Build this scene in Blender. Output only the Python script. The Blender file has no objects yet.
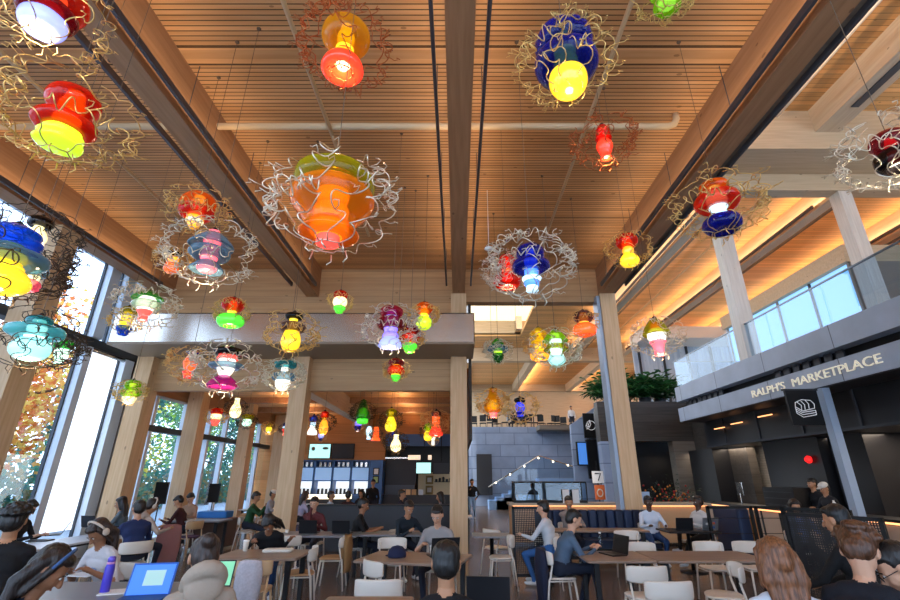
import bpy, math, random
from mathutils import Vector, Matrix, Euler, noise
R = math.radians
PI = math.pi
sc = bpy.context.scene
COL = sc.collection
H = 1.7                      # eye height
PITCH = 21.2
FPX = 458.0
# ---------------------------------------------------------------- camera
cd = bpy.data.cameras.new('camera'); cam = bpy.data.objects.new('camera', cd); COL.objects.link(cam)
cam.location = (0, 0, H); cam.rotation_euler = (R(90+PITCH), 0, 0)
cd.sensor_width = 36; cd.lens = FPX/900*36; cd.shift_x = -7.5/900; cd.clip_start = .05; cd.clip_end = 300
sc.camera = cam
CP, SP = math.cos(R(PITCH)), math.sin(R(PITCH))
def el(py): return R(PITCH)+math.atan((300-py)/FPX)
def at(px, py, d):
    """the point at depth d (world y) seen at a pixel"""
    z = d*math.tan(el(py)); f = d*CP+z*SP
    return Vector(((px-457.5)*f/FPX, d, H+z))
def onz(px, py, Z):
    """the point on the level plane Z seen at a pixel"""
    t = math.tan(el(py)); d = (Z-H)/t
    return at(px, py, d)
# ---------------------------------------------------------------- mesh builder
class MB:
    def __init__(s): s.v = []; s.f = []; s.m = []; s.cur = 0
    def add(s, vs, fs, mi=None):
        o = len(s.v); s.v += [tuple(v) for v in vs]
        s.f += [tuple(i+o for i in f) for f in fs]
        s.m += [s.cur if mi is None else mi]*len(fs); return s
    def box(s, a, b, mi=None):
        x0, y0, z0 = a; x1, y1, z1 = b
        vs = [(x0,y0,z0),(x1,y0,z0),(x1,y1,z0),(x0,y1,z0),(x0,y0,z1),(x1,y0,z1),(x1,y1,z1),(x0,y1,z1)]
        return s.add(vs, [(0,3,2,1),(4,5,6,7),(0,1,5,4),(1,2,6,5),(2,3,7,6),(3,0,4,7)], mi)
    def cbox(s, c, size, rot=None, mi=None, taper=1.0):
        hx, hy, hz = [k/2 for k in size]; c = Vector(c)
        M = rot.to_matrix() if isinstance(rot, Euler) else (rot if rot is not None else Matrix.Identity(3))
        vs = []
        for z in (-1, 1):
            t = taper if z > 0 else 1.0
            for x, y in ((-1,-1),(1,-1),(1,1),(-1,1)): vs.append(c+M@Vector((x*hx*t, y*hy*t, z*hz)))
        return s.add(vs, [(0,3,2,1),(4,5,6,7),(0,1,5,4),(1,2,6,5),(2,3,7,6),(3,0,4,7)], mi)
    def rbox(s, a, b, r=.02, n=3, mi=None):
        """box with rounded vertical edges and a soft top edge"""
        x0, y0, z0 = a; x1, y1, z1 = b
        r = min(r, (x1-x0)/2.01, (y1-y0)/2.01)
        ring = []
        for cx, cy, a0 in ((x1-r,y1-r,0),(x0+r,y1-r,90),(x0+r,y0+r,180),(x1-r,y0+r,270)):
            for k in range(n+1):
                t = R(a0+90*k/n); ring.append((cx+r*math.cos(t), cy+r*math.sin(t), cx, cy))
        e = min(r*.5, (z1-z0)/3); rows = []
        for z, k in ((z0, 1-.5),(z0+e*.5, 1),(z1-e, 1),(z1-e*.3, .8),(z1, .4)):
            rows.append([(c[2]+(c[0]-c[2])*k - 0*(1-k), c[3]+(c[1]-c[3])*k, z) for c in ring])
        return s.rows(rows, True, True, mi)
    def rows(s, rows, closed=True, caps=False, mi=None):
        n = len(rows[0]); vs = [p for r in rows for p in r]; fs = []
        for i in range(len(rows)-1):
            for j in range(n if closed else n-1):
                k = (j+1) % n
                fs.append((i*n+j, i*n+k, (i+1)*n+k, (i+1)*n+j))
        if caps:
            fs.append(tuple(range(n-1, -1, -1))); fs.append(tuple((len(rows)-1)*n+j for j in range(n)))
        return s.add(vs, fs, mi)
    def tube(s, pts, r, n=6, closed=False, mi=None):
        pts = [Vector(p) for p in pts]; rows = []; N = len(pts)
        up = Vector((0,0,1)); prev = None
        for i, p in enumerate(pts):
            if closed: t = (pts[(i+1)%N]-pts[i-1])
            else: t = (pts[min(i+1,N-1)]-pts[max(i-1,0)])
            if t.length < 1e-9: t = Vector((0,0,1))
            t.normalize()
            if prev is None:
                a = t.cross(up)
                if a.length < .1: a = t.cross(Vector((1,0,0)))
            else: a = prev-t*prev.dot(t)
            if a.length < 1e-6: a = t.orthogonal()
            a.normalize(); prev = a; b = t.cross(a)
            rr = r[i] if isinstance(r, (list, tuple)) else r
            rows.append([p+a*rr*math.cos(2*PI*k/n)+b*rr*math.sin(2*PI*k/n) for k in range(n)])
        if closed: rows.append(rows[0]); return s.rows(rows, True, False, mi)
        return s.rows(rows, True, True, mi)
    def lathe(s, prof, c=(0,0,0), n=24, wob=None, mi=None):
        c = Vector(c); rows = []
        for r, z in prof:
            row = []
            for k in range(n):
                a = 2*PI*k/n; rr = r*(1+(wob*math.sin(a*5+z*9) if wob else 0))
                row.append(c+Vector((rr*math.cos(a), rr*math.sin(a), z)))
            rows.append(row)
        return s.rows(rows, True, True, mi)
    def ball(s, c, rad, n=12, m=8, rot=None, mi=None):
        c = Vector(c); rx, ry, rz = rad if isinstance(rad, (tuple, list)) else (rad,)*3; rows = []
        for i in range(m+1):
            th = PI*i/m; q = max(math.sin(th), 1e-3)
            row = []
            for k in range(n):
                a = 2*PI*k/n; p = Vector((rx*q*math.cos(a), ry*q*math.sin(a), -rz*math.cos(th)))
                if rot is not None: p = rot@p
                row.append(c+p)
            rows.append(row)
        return s.rows(rows, True, True, mi)
    def caps(s, a, b, ra, rb, n=10, mi=None):
        """tapered capsule"""
        a, b = Vector(a), Vector(b); t = b-a; L = t.length
        if L < 1e-5: return s.ball(a, ra, n, 6, None, mi)
        t.normalize(); u = t.orthogonal().normalized(); w = t.cross(u); rows = []
        for c, r, angs in ((a, ra, (-88,-60,-30,0)), (b, rb, (0,30,60,88))):
            for g in angs:
                q = c+t*(r*math.sin(R(g))); rr = r*math.cos(R(g))
                rows.append([q+u*rr*math.cos(2*PI*k/n)+w*rr*math.sin(2*PI*k/n) for k in range(n)])
        return s.rows(rows, True, True, mi)
    def prism(s, poly, y0, y1, axis='y', mi=None):
        """extrude a polygon: axis y -> poly is (x,z); x -> (y,z); z -> (x,y)"""
        def P(a, b, h): return {'y': (a, h, b), 'x': (h, a, b), 'z': (a, b, h)}[axis]
        n = len(poly); vs = [P(a, b, y0) for a, b in poly]+[P(a, b, y1) for a, b in poly]
        fs = [tuple(range(n)), tuple(range(2*n-1, n-1, -1))]+[(i, i+n, (i+1)%n+n, (i+1)%n) for i in range(n)]
        return s.add(vs, fs, mi)
    def quad(s, *p, mi=None): return s.add(p, [tuple(range(len(p)))], mi)
    def build(s, name, mat, parent=None, smooth=False, loc=None, recalc=True):
        me = bpy.data.meshes.new(name); me.from_pydata(s.v, [], s.f)
        for m in (mat if isinstance(mat, (list, tuple)) else [mat]): me.materials.append(m)
        if any(s.m): me.polygons.foreach_set('material_index', s.m)
        if recalc:
            import bmesh
            bm = bmesh.new(); bm.from_mesh(me); bmesh.ops.recalc_face_normals(bm, faces=bm.faces); bm.to_mesh(me); bm.free()
        if smooth: me.polygons.foreach_set('use_smooth', [True]*len(me.polygons))
        if smooth == 'angle':
            pass
        me.update()
        o = bpy.data.objects.new(name, me); COL.objects.link(o)
        if parent is not None: o.parent = parent
        if loc is not None: o.location = loc
        return o
def tag(o, label, cat, group=None, kind=None):
    o['label'] = label; o['category'] = cat
    if group: o['group'] = group
    if kind: o['kind'] = kind
    return o
def thing(name, label, cat, loc=(0,0,0), rz=0, group=None):
    o = bpy.data.objects.new(name, None); COL.objects.link(o); o.empty_display_size = .1
    o.location = loc; o.rotation_euler = (0, 0, rz); return tag(o, label, cat, group)
def struct(o, label=None):
    o['kind'] = 'structure'
    if label: o['label'] = label
    return o
def dup(root, loc, rz=None, label=None, group=None, cat=None):
    r = root.copy(); COL.objects.link(r); r.location = loc
    if rz is not None: r.rotation_euler = (0, 0, rz)
    if label: r['label'] = label
    if cat: r['category'] = cat
    if group: r['group'] = group
    for ch in list(root.children):
        c = ch.copy(); COL.objects.link(c); c.parent = r
        for g in list(ch.children):
            d = g.copy(); COL.objects.link(d); d.parent = c
    return r
# ---------------------------------------------------------------- materials
def lin(c):
    if isinstance(c, str):
        c = c.lstrip('#'); c = [int(c[i:i+2], 16)/255 for i in (0, 2, 4)]
    return tuple((x/12.92 if x <= .04045 else ((x+.055)/1.055)**2.4) for x in c)+(1,)
_MC = {}
def mat(name, col, rough=.5, metal=0, spec=.5, emit=None, es=0, trans=0, ior=1.45, alpha=1, bump=0, bscale=30, vary=0, vscale=4):
    key = name
    if key in _MC: return _MC[key]
    m = bpy.data.materials.new(name); m.use_nodes = True; nt = m.node_tree; b = nt.nodes['Principled BSDF']
    c = lin(col); b.inputs['Base Color'].default_value = c; b.inputs['Roughness'].default_value = rough
    b.inputs['Metallic'].default_value = metal; b.inputs['Specular IOR Level'].default_value = spec
    b.inputs['IOR'].default_value = ior
    if trans: b.inputs['Transmission Weight'].default_value = trans
    if alpha < 1: b.inputs['Alpha'].default_value = alpha
    if emit: b.inputs['Emission Color'].default_value = lin(emit); b.inputs['Emission Strength'].default_value = es
    if bump or vary:
        tc = nt.nodes.new('ShaderNodeTexCoord'); nz = nt.nodes.new('ShaderNodeTexNoise')
        nz.inputs['Scale'].default_value = bscale if bump else vscale; nz.inputs['Detail'].default_value = 4
        nt.links.new(tc.outputs['Object'], nz.inputs['Vector'])
        if bump:
            bp = nt.nodes.new('ShaderNodeBump'); bp.inputs['Strength'].default_value = bump; bp.inputs['Distance'].default_value = .02
            nt.links.new(nz.outputs['Fac'], bp.inputs['Height']); nt.links.new(bp.outputs['Normal'], b.inputs['Normal'])
        if vary:
            n2 = nt.nodes.new('ShaderNodeTexNoise'); n2.inputs['Scale'].default_value = vscale; n2.inputs['Detail'].default_value = 5
            nt.links.new(tc.outputs['Object'], n2.inputs['Vector'])
            mx = nt.nodes.new('ShaderNodeMix'); mx.data_type = 'RGBA'
            mx.inputs[6].default_value = tuple(min(1, k*(1-vary)) for k in c[:3])+(1,)
            mx.inputs[7].default_value = tuple(min(1, k*(1+vary)) for k in c[:3])+(1,)
            nt.links.new(n2.outputs['Fac'], mx.inputs[0]); nt.links.new(mx.outputs[2], b.inputs['Base Color'])
    _MC[key] = m; return m
def wood(name, c1, c2, grain='y', scale=6, rough=.5, board=0, bax='z', dark=.5, off=0.0, flat=None, gw=.12):
    """wood grain along an axis; board>0 adds seams every board metres across axis bax; flat: ranges of plain boards"""
    m = bpy.data.materials.new(name); m.use_nodes = True; nt = m.node_tree; N = nt.nodes; L = nt.links; b = N['Principled BSDF']
    b.inputs['Roughness'].default_value = rough; b.inputs['Specular IOR Level'].default_value = .3
    tc = N.new('ShaderNodeTexCoord'); mp = N.new('ShaderNodeMapping')
    sc_ = [scale*4]*3; sc_['xyz'.index(grain)] = scale*.25
    mp.inputs['Scale'].default_value = sc_; L.new(tc.outputs['Object'], mp.inputs['Vector'])
    nz = N.new('ShaderNodeTexNoise'); nz.inputs['Scale'].default_value = 1; nz.inputs['Detail'].default_value = 5
    L.new(mp.outputs['Vector'], nz.inputs['Vector'])
    cr = N.new('ShaderNodeMapRange'); cr.inputs['From Min'].default_value = .3; cr.inputs['From Max'].default_value = .7
    L.new(nz.outputs['Fac'], cr.inputs['Value'])
    mx = N.new('ShaderNodeMix'); mx.data_type = 'RGBA'; mx.inputs[6].default_value = lin(c1); mx.inputs[7].default_value = lin(c2)
    L.new(cr.outputs['Result'], mx.inputs[0]); out = mx.outputs[2]
    # knots
    vo = N.new('ShaderNodeTexVoronoi'); vo.inputs['Scale'].default_value = 1.0
    mp2 = N.new('ShaderNodeMapping'); s2 = [3.2]*3; s2['xyz'.index(grain)] = 1.6; mp2.inputs['Scale'].default_value = s2
    L.new(tc.outputs['Object'], mp2.inputs['Vector']); L.new(mp2.outputs['Vector'], vo.inputs['Vector'])
    kn = N.new('ShaderNodeMath'); kn.operation = 'LESS_THAN'; kn.inputs[1].default_value = .07; L.new(vo.outputs['Distance'], kn.inputs[0])
    mk = N.new('ShaderNodeMix'); mk.data_type = 'RGBA'; mk.inputs[7].default_value = tuple(k*.45 for k in lin(c1)[:3])+(1,)
    kf = N.new('ShaderNodeMath'); kf.operation = 'MULTIPLY'; kf.inputs[1].default_value = .7; L.new(kn.outputs[0], kf.inputs[0])
    L.new(kf.outputs[0], mk.inputs[0]); L.new(out, mk.inputs[6]); out = mk.outputs[2]
    if board:
        sx = N.new('ShaderNodeSeparateXYZ'); L.new(tc.outputs['Object'], sx.inputs[0]); ax = sx.outputs['xyz'.index(bax)]
        dv = N.new('ShaderNodeMath'); dv.operation = 'DIVIDE'; dv.inputs[1].default_value = board; L.new(ax, dv.inputs[0])
        fr = N.new('ShaderNodeMath'); fr.operation = 'FRACT'; L.new(dv.outputs[0], fr.inputs[0])
        lt = N.new('ShaderNodeMath'); lt.operation = 'LESS_THAN'; lt.inputs[1].default_value = gw; L.new(fr.outputs[0], lt.inputs[0])
        g = lt.outputs[0]
        # each board its own tone
        fl = N.new('ShaderNodeMath'); fl.operation = 'FLOOR'; L.new(dv.outputs[0], fl.inputs[0])
        wn = N.new('ShaderNodeTexWhiteNoise'); wn.noise_dimensions = '1D'; L.new(fl.outputs[0], wn.inputs['W'])
        tn = N.new('ShaderNodeMapRange'); tn.inputs['To Min'].default_value = .82; tn.inputs['To Max'].default_value = 1.12; L.new(wn.outputs['Value'], tn.inputs['Value'])
        vm = N.new('ShaderNodeVectorMath'); vm.operation = 'SCALE'; L.new(out, vm.inputs[0]); L.new(tn.outputs['Result'], vm.inputs['Scale']); out = vm.outputs[0]
        if flat:
            for a_, b_ in flat:
                c_ = N.new('ShaderNodeMath'); c_.operation = 'COMPARE'; c_.inputs[1].default_value = (a_+b_)/2; c_.inputs[2].default_value = (b_-a_)/2; L.new(ax, c_.inputs[0])
                iv = N.new('ShaderNodeMath'); iv.operation = 'SUBTRACT'; iv.inputs[0].default_value = 1; L.new(c_.outputs[0], iv.inputs[1])
                ml = N.new('ShaderNodeMath'); ml.operation = 'MULTIPLY'; L.new(g, ml.inputs[0]); L.new(iv.outputs[0], ml.inputs[1]); g = ml.outputs[0]
            for a_, b_ in flat:
                for e_ in (a_, b_):
                    c_ = N.new('ShaderNodeMath'); c_.operation = 'COMPARE'; c_.inputs[1].default_value = e_; c_.inputs[2].default_value = .014; L.new(ax, c_.inputs[0])
                    ml = N.new('ShaderNodeMath'); ml.operation = 'MAXIMUM'; L.new(g, ml.inputs[0]); L.new(c_.outputs[0], ml.inputs[1]); g = ml.outputs[0]
        md = N.new('ShaderNodeMix'); md.data_type = 'RGBA'; md.inputs[7].default_value = tuple(k*(1-dark) for k in lin(c1)[:3])+(1,)
        L.new(g, md.inputs[0]); L.new(out, md.inputs[6]); out = md.outputs[2]
    L.new(out, b.inputs['Base Color']); return m
def blocks(name, c1, c2, mortar, bw, bh, rough=.6, axes='xz', ms=.008, spec=.4):
    """coursed stone/tile: axes gives the two object axes of the surface"""
    m = bpy.data.materials.new(name); m.use_nodes = True; nt = m.node_tree; N = nt.nodes; L = nt.links; b = N['Principled BSDF']
    b.inputs['Roughness'].default_value = rough; b.inputs['Specular IOR Level'].default_value = spec
    tc = N.new('ShaderNodeTexCoord'); sx = N.new('ShaderNodeSeparateXYZ'); L.new(tc.outputs['Object'], sx.inputs[0])
    cb = N.new('ShaderNodeCombineXYZ'); L.new(sx.outputs['xyz'.index(axes[0])], cb.inputs[0]); L.new(sx.outputs['xyz'.index(axes[1])], cb.inputs[1])
    br = N.new('ShaderNodeTexBrick'); br.inputs['Scale'].default_value = 1; br.inputs['Brick Width'].default_value = bw; br.inputs['Row Height'].default_value = bh
    br.inputs['Mortar Size'].default_value = ms; br.inputs['Color1'].default_value = lin(c1); br.inputs['Color2'].default_value = lin(c2); br.inputs['Mortar'].default_value = lin(mortar)
    L.new(cb.outputs[0], br.inputs['Vector'])
    nz = N.new('ShaderNodeTexNoise'); nz.inputs['Scale'].default_value = 1.7; nz.inputs['Detail'].default_value = 6; L.new(tc.outputs['Object'], nz.inputs['Vector'])
    tn = N.new('ShaderNodeMapRange'); tn.inputs['To Min'].default_value = .75; tn.inputs['To Max'].default_value = 1.25; L.new(nz.outputs['Fac'], tn.inputs['Value'])
    vm = N.new('ShaderNodeVectorMath'); vm.operation = 'SCALE'; L.new(br.outputs['Color'], vm.inputs[0]); L.new(tn.outputs['Result'], vm.inputs['Scale'])
    L.new(vm.outputs[0], b.inputs['Base Color']); return m
def hair_mat(name, col):
    if name in _MC: return _MC[name]
    m = bpy.data.materials.new(name); m.use_nodes = True; nt = m.node_tree; N = nt.nodes; L = nt.links; b = N['Principled BSDF']; c = lin(col)
    tc = N.new('ShaderNodeTexCoord'); mp = N.new('ShaderNodeMapping'); mp.inputs['Scale'].default_value = (90,90,9); L.new(tc.outputs['Object'], mp.inputs['Vector'])
    nz = N.new('ShaderNodeTexNoise'); nz.inputs['Scale'].default_value = 1; nz.inputs['Detail'].default_value = 3; L.new(mp.outputs['Vector'], nz.inputs['Vector'])
    mr = N.new('ShaderNodeMapRange'); mr.inputs['From Min'].default_value = .35; mr.inputs['From Max'].default_value = .7; L.new(nz.outputs['Fac'], mr.inputs['Value'])
    mx = N.new('ShaderNodeMix'); mx.data_type = 'RGBA'; mx.inputs[6].default_value = tuple(k*.55 for k in c[:3])+(1,); mx.inputs[7].default_value = tuple(min(1,k*1.9+.004) for k in c[:3])+(1,)
    L.new(mr.outputs['Result'], mx.inputs[0]); L.new(mx.outputs[2], b.inputs['Base Color'])
    bp = N.new('ShaderNodeBump'); bp.inputs['Strength'].default_value = .8; bp.inputs['Distance'].default_value = .006; L.new(nz.outputs['Fac'], bp.inputs['Height']); L.new(bp.outputs['Normal'], b.inputs['Normal'])
    b.inputs['Roughness'].default_value = .45; _MC[name] = m; return m
def leaf_mat(col):
    name = 'foliage'+col
    if name in _MC: return _MC[name]
    m = bpy.data.materials.new(name); m.use_nodes = True; nt = m.node_tree; N = nt.nodes; L = nt.links; b = N['Principled BSDF']; b.inputs['Base Color'].default_value = lin(col); b.inputs['Roughness'].default_value = .6
    t = N.new('ShaderNodeBsdfTranslucent'); t.inputs[0].default_value = tuple(min(1,k*1.5) for k in lin(col)[:3])+(1,); mx = N.new('ShaderNodeMixShader'); mx.inputs[0].default_value = .55
    L.new(b.outputs[0], mx.inputs[1]); L.new(t.outputs[0], mx.inputs[2]); L.new(mx.outputs[0], N['Material Output'].inputs[0]); _MC[name] = m; return m
def lit_glass(name, col, s):
    """lamp glass glowing from within: hottest through its middle, deeper in colour toward the rims"""
    m = bpy.data.materials.new(name); m.use_nodes = True; nt = m.node_tree; N = nt.nodes; L = nt.links; b = N['Principled BSDF']; c = lin(col)
    lw = N.new('ShaderNodeLayerWeight'); lw.inputs['Blend'].default_value = .35; mx = N.new('ShaderNodeMix'); mx.data_type = 'RGBA'
    mx.inputs[6].default_value = tuple(min(1,k*1.12+.02) for k in c[:3])+(1,); mx.inputs[7].default_value = tuple(k**1.3*.66 for k in c[:3])+(1,)
    L.new(lw.outputs['Facing'], mx.inputs[0]); L.new(mx.outputs[2], b.inputs['Emission Color']); b.inputs['Emission Strength'].default_value = s; b.inputs['Base Color'].default_value = c; b.inputs['Roughness'].default_value = .1; b.inputs['Coat Weight'].default_value = .6
    return m
M_CEIL = wood('ceiling_slat_wood', '#c4915f', '#d6a777', 'x', 3, .55, .075, 'y', .86, flat=[(4.68, 4.97), (8.86, 9.17), (.5, .79)], gw=.2)
M_CEIL2 = wood('roof_deck_wood', '#d8a468', '#e6b87e', 'x', 2, .55, .16, 'y', .5, flat=[], gw=.1)
M_BEAM = wood('glulam_beam_wood', '#9c7452', '#b28763', 'y', 4, .5)
M_BEAMG = wood('pale_glulam_wood', '#cdb79a', '#dccab0', 'y', 4, .55)
M_BEAMX = wood('cross_beam_wood', '#bba588', '#cbb698', 'x', 4, .55)
M_COL = wood('column_wood', '#c9a57c', '#dabb94', 'z', 5, .5)
M_COLW = wood('whitewashed_column_wood', '#c9c3bb', '#dad5cd', 'z', 5, .5)
M_PANEL = wood('wall_plank_wood', '#bd9468', '#cda67a', 'x', 3, .5, .19, 'z', .35, gw=.04)
M_ORANGE = wood('orange_wall_wood', '#c08046', '#cf9156', 'x', 3, .5, .4, 'z', .25, gw=.02)
M_DARKP = wood('charcoal_plank', '#3a3632', '#4a4540', 'x', 3, .5, .3, 'z', .35, gw=.03)
M_GREYP = wood('grey_brown_plank', '#6b645b', '#7d756a', 'x', 3, .5, .3, 'z', .3, gw=.03)
M_STONE = blocks('blue_grey_stone', '#8597b3', '#9aabc6', '#61718c', 1.9, .75, .45, 'xz', .02)
M_FASC = blocks('grey_stone_fascia', '#9aa5b6', '#a7b2c2', '#565c66', 2.3, 3.0, .4, 'yz', .012)
M_TILE = blocks('pale_wall_tile', '#a9a59d', '#b4b0a8', '#86827b', .3, .08, .4, 'yz', .004)
M_BLACK = mat('black_metal', '#121315', .45, .2)
M_DARK = mat('dark_panel', '#1b1b1e', .35)
M_CHAR = mat('charcoal_grey', '#2f3136', .5)
M_NAVY = mat('navy_vinyl', '#1b2c4c', .5)
M_STEEL = mat('brushed_steel', '#cfc8bf', .2, .9)
M_CANB = mat('canopy_underside', '#8e7d69', .5)
M_TRACK = mat('track_metal', '#5a5a60', .4, .5)
M_PIPE = mat('painted_pipe', '#d6bd96', .45)
M_WHITE = mat('white_paint', '#e8e8e6', .5)
M_ALU = mat('anodised_mullion', '#dbe9f7', .4, .0)
M_ALUD = mat('dark_frame_metal', '#3a4048', .4, .4)
M_GREYCOL = mat('grey_brown_paint', '#8b8178', .5)
M_BLUESTEEL = mat('pale_blue_steel', '#9fb0c4', .4, .1)
def floor_mat():
    m = bpy.data.materials.new('polished_floor'); m.use_nodes = True; nt = m.node_tree; N = nt.nodes; L = nt.links; b = N['Principled BSDF']
    tc = N.new('ShaderNodeTexCoord'); nz = N.new('ShaderNodeTexNoise'); nz.inputs['Scale'].default_value = 1.2; nz.inputs['Detail'].default_value = 6
    L.new(tc.outputs['Object'], nz.inputs['Vector'])
    mx = N.new('ShaderNodeMix'); mx.data_type = 'RGBA'; mx.inputs[6].default_value = lin('#5c5049'); mx.inputs[7].default_value = lin('#7a6c61')
    L.new(nz.outputs['Fac'], mx.inputs[0])
    br = N.new('ShaderNodeTexBrick'); br.inputs['Scale'].default_value = 1; br.inputs['Brick Width'].default_value = 1.2; br.inputs['Row Height'].default_value = 1.2; br.offset = 0
    br.inputs['Mortar Size'].default_value = .006; br.inputs['Color1'].default_value = (1,1,1,1); br.inputs['Color2'].default_value = (.93,.93,.93,1); br.inputs['Mortar'].default_value = (.55,.55,.55,1)
    L.new(tc.outputs['Object'], br.inputs['Vector'])
    ml = N.new('ShaderNodeMix'); ml.data_type = 'RGBA'; ml.blend_type = 'MULTIPLY'; ml.inputs[0].default_value = 1
    L.new(mx.outputs[2], ml.inputs[6]); L.new(br.outputs['Color'], ml.inputs[7]); L.new(ml.outputs[2], b.inputs['Base Color'])
    b.inputs['Roughness'].default_value = .22; b.inputs['Specular IOR Level'].default_value = .5; return m
def glass_mat(name='window_glass', tint='#eaf4ff', refl=.12, rough=.02):
    """clear sheet glass: transparent with a mirror coat that grows at grazing angles"""
    m = bpy.data.materials.new(name); m.use_nodes = True; nt = m.node_tree; N = nt.nodes; L = nt.links
    for n in list(N): N.remove(n)
    out = N.new('ShaderNodeOutputMaterial'); tr = N.new('ShaderNodeBsdfTransparent'); tr.inputs[0].default_value = lin(tint)
    gl = N.new('ShaderNodeBsdfGlossy'); gl.inputs['Roughness'].default_value = rough
    fr = N.new('ShaderNodeLayerWeight'); fr.inputs['Blend'].default_value = .5
    pw = N.new('ShaderNodeMath'); pw.operation = 'POWER'; pw.inputs[1].default_value = 4; L.new(fr.outputs['Facing'], pw.inputs[0])
    ma = N.new('ShaderNodeMath'); ma.operation = 'MULTIPLY_ADD'; ma.inputs[1].default_value = .45; ma.inputs[2].default_value = refl*.4; L.new(pw.outputs[0], ma.inputs[0])
    mx = N.new('ShaderNodeMixShader'); L.new(ma.outputs[0], mx.inputs[0]); L.new(tr.outputs[0], mx.inputs[1]); L.new(gl.outputs[0], mx.inputs[2]); L.new(mx.outputs[0], out.inputs[0])
    return m
def emit_mat(name, col, s):
    m = bpy.data.materials.new(name); m.use_nodes = True; nt = m.node_tree; b = nt.nodes['Principled BSDF']
    b.inputs['Base Color'].default_value = lin(col); b.inputs['Emission Color'].default_value = lin(col); b.inputs['Emission Strength'].default_value = s; b.inputs['Roughness'].default_value = .4
    return m
M_GLASS = glass_mat()
M_RAILGLASS = glass_mat('balustrade_glass', '#dcecf8', .16)
M_LED = emit_mat('warm_led_strip', '#ffae70', 2.2)
# ---------------------------------------------------------------- world and render look
w = bpy.data.worlds.new('world'); sc.world = w; w.use_nodes = True
nt = w.node_tree; bg = nt.nodes['Background']
tcw = nt.nodes.new('ShaderNodeTexCoord'); sxw = nt.nodes.new('ShaderNodeSeparateXYZ'); nt.links.new(tcw.outputs['Generated'], sxw.inputs[0])
mrw = nt.nodes.new('ShaderNodeMapRange'); mrw.inputs['From Min'].default_value = 0; mrw.inputs['From Max'].default_value = .7; nt.links.new(sxw.outputs[2], mrw.inputs['Value'])
mxw = nt.nodes.new('ShaderNodeMix'); mxw.data_type = 'RGBA'; mxw.inputs[6].default_value = lin('#f6faff'); mxw.inputs[7].default_value = lin('#cfe2ff')
nt.links.new(mrw.outputs['Result'], mxw.inputs[0]); nt.links.new(mxw.outputs[2], bg.inputs[0]); bg.inputs[1].default_value = 4.0
sc.view_settings.view_transform = 'Standard'; sc.view_settings.look = 'None'; sc.view_settings.gamma = 1; sc.view_settings.use_curve_mapping = False
sc.view_settings.exposure = .12
sc.cycles.use_denoising = True
sc.cycles.max_bounces = 8; sc.cycles.transparent_max_bounces = 16; sc.cycles.sample_clamp_indirect = 6
# ================================================================ THE SETTING
def wpart_(par, x): MB().box((x,-6.25,0),(x+.25,-6.05,9)).build('window_mullion', M_ALU, par)
BX = (-8.17, -4.08, .03, 4.14)          # beam and column lines
YC = 12.0                               # column line across the hall
struct(MB().box((-9.3,-6,-.2),(18,50,0)).build('floor', floor_mat()))
struct(MB().box((-9.3,-6,7.3),(4.5,YC+.3,7.5)).build('ceiling', M_CEIL))
for i, x in enumerate(BX):
    struct(MB().box((x-.17,-6,6.45),(x+.17,YC,7.3)).build('ceiling_beam', M_BEAM), 'long glulam beam running under the slatted ceiling')
    for s in (-1, 1):
        if i == 0 and s < 0: continue
        b = MB(); xx = x+s*.32
        b.box((xx-.022,-5.5,6.44),(xx+.022,11.2,6.54))
        for k in range(9): b.tube([(xx, -4.5+k*1.9, 6.54),(xx, -4.5+k*1.9, 7.298)], .006, 5)
        t = b.build('light_track', M_TRACK)
        tag(t, ['dark uplight track beside the window-side beam', 'dark uplight track on the window side of the second beam', 'dark uplight track on the hall side of the second beam',
                'dark uplight track along the central beam, window side', 'dark uplight track along the central beam, balcony side',
                'dark uplight track beside the last beam, hall side', 'dark uplight track beside the last beam, balcony side'][i*2+(s>0)-1 if i else 0], 'light track', 'uplight tracks along the beams')
# upstand over the last beam
struct(MB().box((4.26,-6,6.5),(4.42,YC,11)).build('wall_upstand', M_GREYP))
# end wall of the tall hall
struct(MB().box((-9.3,YC,5.3),(.25,YC+.3,7.3)).build('wall_end_upper', M_PANEL))
struct(MB().box((.25,YC,6.30),(4.30,YC+.32,7.3)).build('wall_end_girder', M_PANEL))
struct(MB().box((-9.3,YC,3.82),(.25,YC+.22,5.3)).build('wall_end_header', M_PANEL))
# columns
for i, (x, top) in enumerate(((BX[0],5.6),(BX[1],5.6),(BX[2],6.45),(BX[3],6.45))):
    c = MB().box((x-.21,YC-.26,0),(x+.21,YC+.2,top)).build('column', M_COL); struct(c, 'tall timber column at the end of the hall')
struct(MB().box((3.84,YC-.2,0),(3.93,YC+.16,6.4)).build('column_face', M_BLUESTEEL), 'pale blue side face of the timber column')  # pale blue face along the column's window side
for y, t in ((8.3,6.45),(4.3,6.45)):
    struct(MB().box((-8.40,y-.25,0),(-7.94,y+.22,t)).build('column', M_COL), 'timber column in front of the window wall')
for y in (14.7, 18.4, 22.0):
    struct(MB().box((-8.40,y-.25,0),(-7.95,y+.2,4.4)).build('column', M_COL), 'timber column beside the low windows')
struct(MB().box((-8.75,12.0,0),(-8.5,12.55,4.8)).build('column_cladding', M_GREYCOL))
# canopy box
cn = MB(); cn.box((-8.35,10.54,4.72),(.41,10.56,5.45)); cn.box((.39,10.54,4.72),(.41,YC,5.45)); cn.box((-8.35,10.54,4.72),(-8.33,YC,5.45)); cn.box((-8.35,10.54,5.43),(.41,YC,5.45))
cano = struct(cn.build('canopy_trim', M_STEEL), 'brushed metal canopy fascia over the low hall')
struct(MB().box((-8.35,10.53,4.66),(.41,YC,4.72)).build('canopy_underside_trim', M_CANB))
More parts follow.
